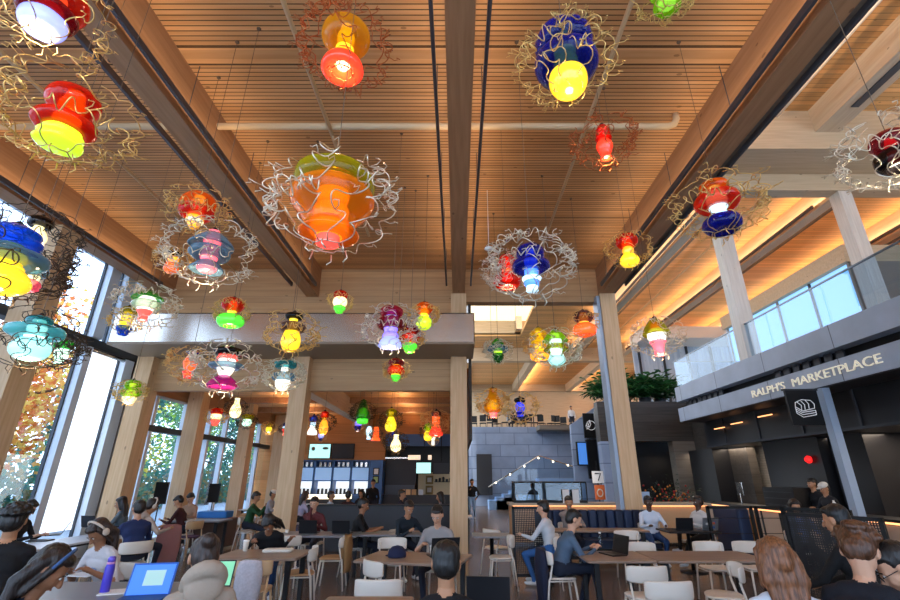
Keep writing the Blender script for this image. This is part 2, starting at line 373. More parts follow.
# low zone
struct(MB().box((-9.3,YC+.2,4.45),(.3,26,4.6)).build('ceiling_low', M_CEIL2))
struct(MB().box((-4.3,YC+.22,3.85),(-3.95,22,4.45)).build('ceiling_beam', M_BEAMG), 'dropped beam under the low ceiling')
for y in (14.5, 17.0, 19.5): struct(MB().box((-8.8,y,4.25),(.3,y+.2,4.45)).build('ceiling_beam', M_BEAM), 'cross beam under the low ceiling')
struct(MB().box((.3,YC+.2,2.6),(.38,31,7.6)).build('wall_side', M_DARKP))
struct(MB().box((-9.3,22,0),(-3.3,22.2,4.45)).build('wall_orange', M_ORANGE))
struct(MB().box((-3.3,21.9,3.57),(.3,22.2,4.45)).build('wall_kitchen_header', M_ORANGE))
struct(MB().box((-3.3,26,0),(.6,26.2,4.45)).build('wall_kitchen', M_DARK))
struct(MB().box((-3.35,22.2,0),(-3.25,26,4.45)).build('wall_kitchen_side', M_DARK))
# unseen window wall added behind the camera for frontal daylight fill
bw = struct(MB().box((-9.3,-6.2,0),(18,-6.17,9)).build('window_fill', M_GLASS), 'added window wall behind the viewer giving fill light')
for k in range(10): wpart_(bw, -9.3+k*3.0)
# ---- window wall
XG = -8.8
g = MB().box((XG-.02,-6,.12),(XG,12.0,6.8)); g.box((XG-.02,12.0,.12),(XG,24.2,3.95))
win = struct(g.build('window_1', M_GLASS), 'tall window wall')
def wpart(name, m, boxes, par=win):
    b = MB()
    for a in boxes: b.box(*a)
    return b.build(name, m, par)
for (y0, y1, z0, z1) in ((10.34,10.69,4.8,6.8),(10.93,11.25,4.8,6.8),(10.27,10.5,.1,4.6),(11.6,11.97,.1,4.6),(7.0,7.25,4.8,6.8),(6.9,7.1,.1,4.6),(3.0,3.2,.1,4.6),(3.1,3.4,4.8,6.8),(8.9,9.0,.1,4.6),(5.3,5.5,.1,6.8),(1.0,1.2,.1,6.8),(-1.5,-1.3,.1,6.8)):
    wpart('window_mullion', M_ALU, [((XG,y0+.02,z0),(XG+.22,y1-.02,z1))])
    wpart('window_mullion', M_ALUD, [((XG,y0-.01,z0),(XG+.07,y0+.02,z1)),((XG,y1-.02,z0),(XG+.07,y1+.01,z1))])
for y0 in (13.3, 14.95, 16.5, 17.7, 19.4, 20.8, 23.4):
    wpart('window_mullion', M_ALU, [((XG,y0,.1),(XG+.16,y0+.13,3.95))]); wpart('window_mullion', M_ALUD, [((XG,y0+.13,.1),(XG+.1,y0+.17,3.95))])
wpart('window_transom', M_ALUD, [((XG-.05,-6,4.56),(XG+.24,12.0,4.76))])
wpart('window_transom', M_ALUD, [((XG-.05,12.5,2.92),(XG+.2,24,3.08))])
wpart('window_sill', M_ALU, [((XG-.1,-6,0),(XG+.2,24.2,.12))])
wpart('window_head', M_WHITE, [((XG-.1,-6,6.72),(XG+.3,12.0,7.3))])
wpart('window_head', M_BEAM, [((XG-.1,12.3,3.9),(XG+.25,24.2,4.5))])
# roller shade, with a glow added to make it overexposed white
M_SHADE = bpy.data.materials.new('translucent_glow_shade'); M_SHADE.use_nodes = True
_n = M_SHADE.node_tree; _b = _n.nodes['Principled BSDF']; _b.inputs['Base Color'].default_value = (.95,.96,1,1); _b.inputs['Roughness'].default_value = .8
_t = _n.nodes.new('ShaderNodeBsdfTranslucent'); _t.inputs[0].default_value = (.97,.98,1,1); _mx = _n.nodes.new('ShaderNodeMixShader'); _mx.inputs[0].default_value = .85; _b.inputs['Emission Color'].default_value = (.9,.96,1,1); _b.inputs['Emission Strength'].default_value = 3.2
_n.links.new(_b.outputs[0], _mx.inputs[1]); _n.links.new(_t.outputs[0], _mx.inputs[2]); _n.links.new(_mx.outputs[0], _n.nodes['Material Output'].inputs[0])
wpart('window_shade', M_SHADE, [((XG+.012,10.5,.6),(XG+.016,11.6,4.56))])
b = MB(); b.tube([(XG+.16,10.5,4.52),(XG+.16,11.62,4.52)], .05, 10)
b.build('window_shade_roller', M_STEEL, win, True)
# ================================================================ right-hand side: balcony and shopfront
XB, YB = 7.8, 16.5
def zz(r): return H+r
struct(MB().box((XB,-6,zz(2.5)),(18,YB,zz(3.0))).build('balcony_slab_trim', M_FASC), 'grey stone edge of the balcony')
vb = MB().box((XB+.3,-6,zz(2.27)),(17,YB-.05,zz(2.5)))
struct(vb.build('balcony_recess_trim', M_BLACK))
vt = MB()
for k in range(60):
    y = -3+k*.33
    if int(y/2.3) % 2 == 0: vt.box((XB+.16,y,zz(2.29)),(XB+.2,y+.2,zz(2.48)))
vt.build('vent_grille_trim', M_CHAR)['kind'] = 'structure'
fas = struct(MB().box((XB,-6,zz(1.82)),(17,YB,zz(2.27))).build('fascia_trim', M_FASC), 'grey stone sign band of the shop')
# balustrade
M_CAPM = mat('rail_cap', '#707a84', .3, .6)
bal = thing('glass_balustrade', 'clear glass balustrade along the edge of the upper balcony', 'railing', (XB+.1,6,zz(3.0)))
for k in range(12):
    y0 = -6-6+k*1.9; y1 = y0+1.86
    if y1+6 > YB: y1 = YB-6-.05
    MB().box((0,y0,0),(.02,y1,.93)).build('glass_panel', M_RAILGLASS, bal)
b = MB(); b.box((-.01,-12,.93),(.03,YB-6-.05,.96)); b.build('top_rail', M_CAPM, bal)
# end of the balcony
bal2 = thing('glass_balustrade', 'short glass balustrade across the far end of the balcony', 'railing', (XB+.1,YB-.1,zz(3.0)))
for k in range(4): MB().box((k*2+.02,0,0),(k*2+1.96,.02,.93)).build('glass_panel', M_RAILGLASS, bal2)
MB().box((0,-.01,.93),(8,.03,.96)).build('top_rail', M_CAPM, bal2)
# sign lettering
def text_mesh(name, s, size, ext, m, M, parent=None, align='LEFT'):
    cu = bpy.data.curves.new(name, 'FONT'); cu.body = s; cu.size = size; cu.extrude = ext; cu.align_x = align; cu.resolution_u = 3
    o = bpy.data.objects.new(name, cu); COL.objects.link(o); dg = bpy.context.evaluated_depsgraph_get(); me = bpy.data.meshes.new_from_object(o.evaluated_get(dg))
    bpy.data.objects.remove(o); me.materials.clear(); me.materials.append(m)
    me.transform(M); r = bpy.data.objects.new(name, me); COL.objects.link(r)
    if parent is not None: r.parent = parent
    return r
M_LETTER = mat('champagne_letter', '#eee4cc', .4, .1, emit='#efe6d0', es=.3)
FACEX = Matrix(((0,0,-1,0),(-1,0,0,0),(0,1,0,0),(0,0,0,1)))   # text x -> -Y, text y -> Z, normal -> -X
def text_span(me):
    xs = [v.co.y for v in me.vertices]; return max(xs)-min(xs)
sgn = thing('shop_sign', "raised letters reading RALPH'S MARKETPLACE on the stone sign band", 'sign', (XB-.04, 12.15, zz(1.96)))
w1 = text_mesh('lettering', "RALPH'S", .27, .012, M_LETTER, FACEX, sgn); w2 = text_mesh('lettering', "MARKETPLACE", .27, .012, M_LETTER, FACEX, sgn)
s1, s2 = text_span(w1.data), text_span(w2.data); k = 3.95/(s1+s2+.2)
for w_, o_ in ((w1, 0), (w2, s1+.2)):
    y0 = max(v.co.y for v in w_.data.vertices)
    w_.data.transform(Matrix.Translation((0, -y0-o_, 0))); w_.data.transform(Matrix.Diagonal((1, k, .95, 1)))
# blade signs
def icon_bread(b, c, s, t=.008):
    def L(pts, cl=False): b.tube([(c[0]+x*s, c[1], c[2]+z*s) for x, z in pts], t, 5, cl)
    L([(-.28,.02),(-.25,.14),(-.05,.22),(.2,.2),(.28,.1),(.26,-.02),(-.1,-.1)], True)
    L([(-.28,.02),(-.12,-.08),(-.1,.06),(-.2,.15)]); L([(-.02,-.06),(0,.08),(-.08,.18)]); L([(.1,-.03),(.12,.1),(.05,.2)])
    L([(-.28,-.04),(-.12,-.14),(.27,-.08)]); L([(-.28,-.1),(-.12,-.2),(.27,-.14)]); L([(-.28,-.16),(-.12,-.27),(.27,-.2),(.27,-.08)]); L([(-.28,0),(-.28,-.16)])
def icon_leaf(b, c, s, t=.008):
    def L(pts, cl=False): b.tube([(c[0]+x*s, c[1], c[2]+z*s) for x, z in pts], t, 5, cl)
    L([(.26*math.cos(R(a)), .26*math.sin(R(a))) for a in range(-140,110,18)])
    L([(-.05,.3),(-.2,.18),(-.3,-.02),(-.26,-.22),(-.1,-.1),(0,.08),(-.05,.3)]); L([(-.26,-.22),(-.05,.25)]); L([(-.2,-.05),(-.28,.0)]); L([(-.15,.05),(-.24,.12)]); L([(-.18,-.08),(-.06,-.02)])
M_ICON = mat('white_icon_paint', '#eceff2', .5, emit='#ffffff', es=.15)
bs = thing('hanging_sign', 'black square sign with a white bread loaf drawing beside the steel post', 'sign', (7.45,10.0,zz(1.40)))
MB().box((-.35,-.03,-.37),(.33,.03,.36)).build('board', M_BLACK, bs)
b = MB(); icon_bread(b, (-.01,-.034,.0), .75); b.build('bread_icon', M_ICON, bs)
b = MB(); b.box((-.4,-.02,.36),(.38,.02,.40)); b.build('bracket', M_CHAR, bs)
# steel post
struct(MB().box((7.82,9.85,0),(7.98,10.03,zz(1.82))).build('column', M_BLUESTEEL), 'slim pale steel post of the shopfront')
# header band and store interior
hd = MB().box((8.6,-6,2.70),(8.7,YB,3.55)); struct(hd.build('wall_shop_header', M_DARK))
hb = MB()
for k in range(12): hb.box((8.57,-4+k*1.75,2.70),(8.6,-3.94+k*1.75,3.52))
hb.box((8.56,-6,2.66),(8.62,YB,2.72)); struct(hb.build('shop_header_trim', M_CHAR))
struct(MB().box((8.7,-6,2.7),(17,YB,2.75)).build('ceiling_shop', M_DARK))
struct(MB().box((XB+.02,-6,3.50),(9,YB,3.52)).build('soffit_trim', M_CHAR))
struct(MB().box((10.6,-6,0),(10.8,22,2.75)).build('wall_shop', M_TILE))
for (y0, y1, x0) in ((12.5,14.8,9.4),(17.6,19.4,9.3),(11.3,12.4,9.6)):
    struct(MB().box((x0,y0,0),(10.6,y1,2.7)).build('wall_black_block', M_DARK))
struct(MB().box((10.0,9.0,0),(10.05,10.2,2.1)).build('door_1', M_ORANGE))
# far wall, stairs block, dark portal
struct(MB().box((.4,32,0),(9.5,32.4,4.9)).build('wall_stone', M_STONE))
struct(MB().prism([(5.75,0),(7.6,0),(7.6,5.45),(5.75,4.2)], 24, 24.3).build('wall_stair', M_STONE))
struct(MB().box((6.0,20,3.12),(9.9,20.5,4.76)).build('wall_portal_lintel', M_DARKP))
struct(MB().box((9.0,20,0),(9.9,20.5,3.12)).build('wall_portal_side', M_GREYP))
struct(MB().box((6.0,20,0),(7.0,20.5,3.12)).build('wall_portal_side', M_STONE))
struct(MB().box((6.6,22.5,0),(10.6,22.7,4.7)).build('wall_portal_back', M_DARK))
struct(MB().box((9.9,16.5,0),(10.2,20.4,4.7)).build('wall_portal_return', M_DARKP))
# mezzanine at the far end
struct(MB().box((.4,32.4,4.7),(22,49,4.9)).build('floor_mezzanine', M_GREYP))
struct(MB().box((.4,48,4.9),(30,48.3,11)).build('wall_far', M_BEAMX))
struct(MB().box((14.2,47.5,5.0),(17.8,48,8.6)).build('wall_far_niche', M_DARK))
struct(MB().box((5.3,30.6,4.6),(22,32.3,4.9)).build('floor_landing', M_GREYP))
# high roof over the balcony side
struct(MB().box((4.3,YC,10.7),(30,22,10.9)).build('ceiling_high', M_CEIL2))
struct(MB().box((4.3,22,10.7),(30,50,10.9)).build('ceiling_high', M_CEIL2))
struct(MB().box((.3,30,10.7),(4.3,50,10.9)).build('ceiling_high', M_CEIL2))
struct(MB().box((4.3,-6,12.0),(26,YC,12.2)).build('ceiling_high', M_CEIL2))
struct(MB().box((.3,YC+.3,11.8),(8,30,12.0)).build('window_2', emit_mat('daylit_rooflight', '#fff1cf', 1.15)), 'bright roof light')
struct(MB().box((.3,30,10.8),(9,30.3,12)).build('wall_rooflight_end', M_BEAMX))
for x in (8.45, 12.1, 16.1, 20.2):
    struct(MB().box((x-.2,YC+.4,10.0),(x+.2,33,10.7)).build('ceiling_beam', M_BEAMG), 'pale beam under the high roof')
    for s in (-1, 1): struct(MB().box((x+s*.36-.03,YC+1,10.0),(x+s*.36+.03,31,10.1)).build('ceiling_trim', M_TRACK))
for x in (.9, 5.9, 11.4, 17, 22):
    struct(MB().box((x-.25,33.6,10.0),(x+.25,48,10.7)).build('ceiling_beam', M_BEAMG), 'pale beam under the far roof')
struct(MB().box((.3,47.4,10.0),(30,48,11.0)).build('ceiling_beam', M_BEAMX), 'cross beam at the far end')
struct(MB().box((.3,33,9.7),(17.4,33.6,11.6)).build('ceiling_beam', M_BEAMX), 'deep pale girder above the far mezzanine')
struct(MB().box((3.9,29,10.9),(4.3,30,11.8)).build('ceiling_trim', M_STEEL))
# transverse stack at the column line, balcony side
struct(MB().box((4.42,YC,10.0),(26,YC+.4,10.85)).build('ceiling_beam', M_BEAMX), 'pale cross beam carrying the balcony roof')
struct(MB().box((4.42,10.8,10.6),(26,YC,12.1)).build('wall_bulkhead', M_BEAMX))
for x, in ((10.9,),(17.0,)):
    struct(MB().box((x-.35,-6,11.2),(x+.35,10.8,12.0)).build('ceiling_beam', M_BEAMG), 'pale beam under the roof above the balcony')
    struct(MB().box((x-.1,-6,11.17),(x+.1,9.8,11.2)).build('ceiling_trim', M_TRACK))
for x in (8.0, 12.0, 16.0):
    struct(MB().box((x-.2,YC+.02,zz(3.0)),(x+.2,YC+.4,10.0)).build('column', M_COLW), 'whitewashed column standing on the balcony')
# glazed room and outer walls of the balcony
struct(MB().box((20,-6,4.7),(20.2,30,12)).build('wall_right', M_GREYCOL))
struct(MB().box((18,-6,0),(18.2,30,4.7)).build('wall_right_lower', M_DARK))
M_BLUEW = emit_mat('daylit_blue_glass', '#8fc6f2', .85)
M_CURT = wood('pleated_curtain', '#a9bfd8', '#d4e0ee', 'z', 2.2, .8)
cw = struct(MB().box((11,28,4.9),(20,28.1,9.4)).build('window_3', M_CURT), 'curtained window of the upper floor')
for k in range(6): wpart('window_mullion', M_ALUD, [((11.3+k*1.5,27.9,4.9),(11.42+k*1.5,28,9.4))], cw)
struct(MB().box((11,26,9.4),(20,28.2,10.1)).build('wall_soffit_box', M_WHITE))
rm = struct(MB().box((12.9,13.6,4.7),(12.95,21,8.3)).build('window_4', M_BLUEW), 'daylit glass wall behind the balcony')
for k in range(5): wpart('window_mullion', M_ALUD if k % 2 else M_GREYCOL, [((12.84,13.6+k*1.8,4.7),(12.9,13.68+k*1.8,8.3))], rm)
struct(MB().box((12.7,13.5,8.3),(20,21,8.9)).build('wall_room_head', M_BEAMX))
struct(MB().box((12.9,13.5,4.7),(20,13.6,8.3)).build('wall_room_side', M_GREYCOL))
# pipes
def pipe(name, pts, r, m, label):
    return tag(MB().tube(pts, r, 10).build(name, m, None, True), label, 'pipe', 'pipes under the ceiling')
pipe('duct_pipe', [(-8.0,5.95,7.05),(3.15,5.95,7.05),(3.45,5.95,7.05),(3.55,5.95,7.1),(3.6,5.95,7.2),(3.6,5.95,7.295)], .055, M_PIPE, 'thick tan pipe crossing below the slatted ceiling')
pipe('sprinkler_pipe', [(-2.08,-5,7.0),(-2.08,9.5,7.0)], .032, M_PIPE, 'thin tan sprinkler pipe on the window side of the central beam')
pipe('sprinkler_pipe', [(2.08,-5,7.0),(2.08,11.6,7.0)], .032, M_PIPE, 'thin tan sprinkler pipe on the balcony side of the central beam')
pipe('sprinkler_pipe', [(-6.1,-5,7.0),(-6.1,11.6,7.0)], .032, M_PIPE, 'thin tan sprinkler pipe between window beam and next beam')
pipe('sprinkler_pipe', [(9.4,0,11.6),(9.4,10.6,11.6)], .04, M_WHITE, 'thin white pipe under the roof above the balcony')
pipe('sprinkler_pipe', [(10.2,13,10.4),(10.2,28,10.4),(10.2,28.2,10.1),(10.2,28.2,9.0)], .05, M_PIPE, 'thin pale pipe under the high roof, bent down at its end')
for x, y, z, l, c in ((.62,8.1,7.3,'small white sensor hanging under the ceiling near the central beam',5.9),(8.0,7.0,12.0,'round white detector on the roof above the balcony',11.93)):
    t = thing('ceiling_sensor', l, 'sensor', (x,y,c)); MB().lathe([(.03,.07),(.08,.05),(.09,.02),(.03,0)], (0,0,0), 16).build('body', M_WHITE, t, True); MB().tube([(0,0,.06),(0,0,z-c)], .006, 5).build('stem', M_WHITE, t)
# ---- outside
M_GROUND = mat('pale_paving', '#9aa4ae', .9, vary=.15, vscale=.5)
struct(MB().box((-60,-10,-.25),(-9.3,60,-.12)).build('ground_outside', M_GROUND))
# ================================================================ LIGHT
def area(name, loc, sx, sy, power, col, rot=(0,0,0)):
    l = bpy.data.lights.new(name, 'AREA'); l.shape = 'RECTANGLE'; l.size = sx; l.size_y = sy; l.energy = power; l.color = lin(col)[:3]
    o = bpy.data.objects.new(name, l); COL.objects.link(o); o.location = loc; o.rotation_euler = rot; return o
WARM = '#ffddb6'
for i, x in enumerate(BX):
    for s in (-1, 1):
        if i == 0 and s < 0: continue
        if i == 3 and s > 0: continue
        area('uplight', (x+s*.32, 3, 6.56), .16, 16, 42, WARM, (PI, 0, 0))
for x in (8.45, 12.1, 16.1):
    for s in (-1, 1): area('uplight', (x+s*.36, 22, 10.12), .3, 19, 135, '#ffd0a0', (PI, 0, 0))
for x in (5.9, 11.4, 17): area('uplight', (x+.6, 41, 10.0), .1, 12, 260, '#ffd0a0', (PI, 0, 0))
for x in (8.5, 14.5): area('uplight', (x, 4, 11.15), .06, 12, 160, '#ffd0a0', (PI, 0, 0))
for x in (-6.2, -2.0): area('uplight', (x, 17, 3.95), .1, 9, 60, '#ffc898', (PI, 0, 0))
area('shop_fill_light', (9.9, 13, 2.66), .5, 16, 260, '#ffe8d0', (0, 0, 0))  # fill light added to brighten the dark tiled shop interior
su = bpy.data.lights.new('sun', 'SUN'); su.energy = 2.2; su.angle = R(3); su.color = (1,.95,.86)
so = bpy.data.objects.new('sun', su); COL.objects.link(so); so.rotation_euler = (R(38), R(10), R(-20))
# ================================================================ GLASS PENDANTS
def glassy(name, col, glow):
    """blown glass lit from inside: coloured, shiny, letting light through, glowing a little"""
    m = bpy.data.materials.new(name); m.use_nodes = True; nt = m.node_tree; N = nt.nodes; L = nt.links; b = N['Principled BSDF']
    c = lin(col); b.inputs['Base Color'].default_value = c; b.inputs['Roughness'].default_value = .08
    b.inputs['Specular IOR Level'].default_value = .6; b.inputs['Coat Weight'].default_value = .5
    b.inputs['Emission Color'].default_value = c; b.inputs['Emission Strength'].default_value = glow
    tr = N.new('ShaderNodeBsdfTransparent'); tr.inputs[0].default_value = tuple(k**.6 for k in c[:3])+(1,)
    mx = N.new('ShaderNodeMixShader'); lw = N.new('ShaderNodeLayerWeight'); lw.inputs['Blend'].default_value = .5
    mr = N.new('ShaderNodeMapRange'); mr.inputs['To Min'].default_value = .72; mr.inputs['To Max'].default_value = .12; L.new(lw.outputs['Facing'], mr.inputs['Value'])
    L.new(mr.outputs['Result'], mx.inputs[0]); L.new(b.outputs[0], mx.inputs[1]); L.new(tr.outputs[0], mx.inputs[2]); L.new(mx.outputs[0], N['Material Output'].inputs[0])
    return m
GC = dict(tangerine='#f58a12', red='#d8230f', maroon='#8c1020', crimson='#b0123a', orange='#f2660f', amber='#e8a21a', yellow='#f6d21a', olive='#a8a012', lime='#9ad31a', green='#27a82c', dgreen='#1d6a2c',
          teal='#2a8f98', aqua='#6fd0d8', steel='#6f95ac', blue='#1c50c8', navy='#101d96', violet='#5a3ad0', peri='#8290e6', pink='#f07a98', rose='#f0506a', magenta='#c02a90', black='#141216', grey='#5a6068', mint='#a6dfc8', clear='#b8d0b0', smoke='#6a4a48', white='#ffffff')
LC = dict(white='#fff4e4', cream='#ffe9b0', yellow='#ffd21e', amber='#ffa41c', orange='#ff5a14', red='#ff3416', pink='#ff6d7c', rose='#ff5548', lime='#bfe81c', green='#46d22c', blue='#4f8dff', sky='#bfe6ff', violet='#8f7cff', peri='#9aa6ff', aqua='#9fe6e4', mint='#cdf5dc', navy='#2a36c8')
_g = {}
def GM(c, lit=False):
    k = (c, lit)
    if k not in _g:
        if lit: _g[k] = lit_glass('lit_glass_'+c, LC[c], 1.25 if c not in ('white','cream','sky','mint') else 1.5)
        else: _g[k] = glassy('glass_'+c, GC[c], .10 if c not in ('navy','black') else .03)
    return _g[k]
def prof(kind, r, h):
    """profile (radius, z) of one blown piece, z from 0 to h"""
    P = {
     'ball':   [(.15,0),(.62,.08),(.92,.28),(1,.5),(.92,.72),(.6,.92),(.2,1)],
     'disc':   [(.25,.1),(.7,0),(.95,.2),(1,.45),(.93,.72),(.6,.95),(.3,1)],
     'bell':   [(.3,.02),(.75,0),(.97,.06),(1,.2),(.9,.42),(.66,.66),(.5,.85),(.42,1)],
     'cup':    [(.38,0),(.52,.04),(.62,.16),(.72,.34),(.95,.56),(1,.74),(.88,.93),(.6,1)],
     'gourd':  [(.2,0),(.7,.05),(.98,.2),(1,.36),(.78,.56),(.5,.72),(.44,.88),(.5,1)],
     'flare':  [(.5,0),(.62,.05),(.6,.2),(.62,.5),(.85,.75),(1,.9),(.9,1)],
     'spool':  [(.7,0),(1,.06),(1,.16),(.8,.24),(.9,.34),(.92,.44),(.76,.52),(.86,.62),(.88,.74),(.72,.84),(.6,1)],
     'vase':   [(.55,0),(.72,.04),(.6,.14),(.7,.3),(1,.55),(.98,.72),(.7,.88),(.55,1)],
     'ripple': [(.4,0),(.9,.06),(1,.16),(.75,.27),(.88,.36),(.95,.46),(.7,.57),(.8,.66),(.82,.76),(.55,.88),(.3,1)],
     'rim':    [(.3,.35),(.8,.05),(1,0),(1,.12),(.9,.3),(.7,.6),(.4,.9),(.25,1)],
    }[kind]
    pts = []
    for i in range(len(P)-1):          # smooth the profile
        p0 = P[max(i-1,0)]; p1 = P[i]; p2 = P[i+1]; p3 = P[min(i+2,len(P)-1)]
        for t in (0,.34,.67):
            f = lambda a,b,c,d: .5*((2*b)+(-a+c)*t+(2*a-5*b+4*c-d)*t*t+(-a+3*b-3*c+d)*t**3)
            pts.append((max(.02,f(p0[0],p1[0],p2[0],p3[0])), f(p0[1],p1[1],p2[1],p3[1])))
    pts.append(P[-1]); return [(a*r, b*h) for a, b in pts]
M_WIRE = {'gold': mat('gilded_wire', '#e6c078', .32, .75), 'silver': mat('silver_wire', '#e6dcc6', .28, .75), 'copper': mat('copper_wire', '#b8683a', .3, .9), 'dark': mat('dark_wire', '#4a3a2c', .4, .7)}
M_CORD = mat('brown_cord', '#6a5746', .6)
_cage = {}
def cage_mesh(var, col, rw=.014):
    """unit cage (radius 1, height about 1.7) of wandering bent wire with loose curls"""
    k = (var, col, rw)
    if k in _cage: return _cage[k]
    rnd = random.Random(40+var); b = MB(); n = 7+var % 3
    top, bot = .92, -.82
    for i in range(n):
        a0 = 2*PI*(i+.4*rnd.random())/n; pts = []; N = 74; fr = rnd.choice((7,8,9)); ph = rnd.random()*6
        for j in range(N+1):
            t = j/N; z = top+(bot-top)*t
            rr = (max(0, math.sin(PI*min(1, t*.97+.02)))**.45)*(.98+.05*math.sin(5*t+ph))
            if t > .93: rr = max(rr, .22)
            wig = math.sin(2*PI*fr*t+ph); w2 = math.sin(2*PI*fr*.5*t+ph*2)
            env = min(1, 6*t)*min(1, 7*(1-t))
            rr2 = rr+.085*env*wig; a = a0+.5*math.sin(2.2*t+i)+(.17*env*w2)/max(rr, .3); z += .05*env*math.cos(2*PI*fr*t+ph)
            pts.append((rr2*math.cos(a), rr2*math.sin(a), z))
        b.tube(pts, rw, 4)
        for q in range(5):                                 # hairpin curls that stick out
            t = .2+.15*q+.05*rnd.random(); p = Vector(pts[int(t*N)]); o = Vector((p.x, p.y, 0)).normalized(); s = Vector((-o.y, o.x, 0)); L = .13+.13*rnd.random()
            c = [p, p+o*L*.6+s*.03, p+o*L+s*.02+Vector((0,0,.04)), p+o*L*.8-s*.05+Vector((0,0,.09*(rnd.random()-.3))), p+o*L*1.15-s*.06]
            b.tube(c, rw*.8, 4)
        if i % 2 == 0:                                      # wandering band around the sphere
            z0 = rnd.uniform(-.5,.55); rad = math.sqrt(max(.1, 1-(z0/1.05)**2)); sp = rnd.uniform(1.2, 2.3); pts = []
            for j in range(64):
                t = j/63; a = a0+sp*t
                pts.append(((rad+.09*math.sin(2*PI*9*t))*math.cos(a), (rad+.09*math.sin(2*PI*9*t))*math.sin(a), z0+.13*math.sin(2*PI*6*t+i)+.2*t))
            b.tube(pts, rw, 4)
    b.tube([(.22*math.cos(2*PI*k_/16)*(1+.12*math.sin(k_*2.4)), .22*math.sin(2*PI*k_/16)*(1+.12*math.sin(k_*2.4)), bot) for k_ in range(16)], rw*1.1, 4, True)
    for q in range(6):
        a = q*1.05+.3; b.tube([(.3*math.cos(a),.3*math.sin(a),bot),(.34*math.cos(a),.34*math.sin(a),bot-.12),(.30*math.cos(a+.2),.30*math.sin(a+.2),bot-.2)], rw, 4)
    o = b.build('wire_cage', M_WIRE[col], None, True, recalc=False); _cage[k] = o.data; bpy.data.objects.remove(o); return _cage[k]
_pm = {}
def piece(name, kind, r, h, z, m, parent, n):
    key = (kind, round(r,3), round(h,3), m.name, n, name)
    o = MB().lathe(prof(kind, r, h), (0,0,z), n, .02 if kind in ('ripple','disc','rim') else None).build(name, m, parent, True)
    return o
CEILZ = 7.3
def pendant(px, py, d, hp, cp, pcs, label, wire='gold', var=0, ceil=CEILZ, group=None, light=True, off=0, cap='dark'):
    """hp: glass height in pixels, cp: cage width in pixels (sizes of the real thing follow from its distance)"""
    p = at(px, py, d); f = d*CP+(p.z-H)*SP; e = math.atan2(p.z-H, math.hypot(p.x, d))
    rc = cp*f/FPX/2*.94
    h = hp*f/FPX/(1.04+.22*max(0, (300-py)/FPX))
    t = thing('glass_pendant', label, 'pendant lamp', (p.x, p.y, p.z), (px*7+py) % 6, group)
    n = 28 if hp > 40 else 18
    for nm, kind, r, z0, z1, c, lit in pcs:
        piece(nm, kind, r*h/2, (z1-z0)*h, (z0-.5)*h, GM(c, lit), t, n)
    b = MB(); b.lathe([(.02*h+.004,0),(.06*h,.01*h),(.05*h,.05*h),(.012,.075*h)], (0,0,.49*h), 12)
    b.build('cap', M_BLACK if cap == 'dark' else M_STEEL, t, True)
    if wire:
        cg = bpy.data.objects.new('wire_cage', cage_mesh(var % 6, wire, (.012 if cp > 75 else .016 if cp > 45 else .022))); COL.objects.link(cg); cg.parent = t
        cg.scale = (rc, rc, rc*.92); cg.rotation_euler = (0, 0, var*1.3+px*.1)
        topz = rc*.92*.92
    else: topz = .55*h
    crd = MB().tube([(0,0,.55*h),(0,0,ceil-p.z)], .003 if d < 7 else .0045, 5).build('cord', M_CORD, t)
    MB().lathe([(.022,0),(.028,.008),(.028,.02)], (0,0,ceil-p.z-.02), 12).build('ceiling_plate', M_CORD, crd)
    if light:
        l = bpy.data.lights.new('bulb', 'POINT'); l.energy = light if light is not True else 5; l.color = (1,.78,.5); l.shadow_soft_size = .06
        o = bpy.data.objects.new('bulb', l); COL.objects.link(o); o.location = (p.x, p.y, p.z-h*.62)
    return t
U, K, Lw, MD = 'upper_shade', 'lamp_core', 'lower_shade', 'middle_shade'
def std(u, uk, ur, c, l, lk, lr, cr=.34, us=.5, ls=.34, extra=()):
    """upper glass, glowing core, lower piece; radii as fractions of half the height"""
    r = [(U, uk, ur, us, 1.0, u, False), (K, 'spool', cr, .12, .93, c, True), (Lw, lk, lr, 0, ls, l[0], l[1])]
    return r+list(extra)
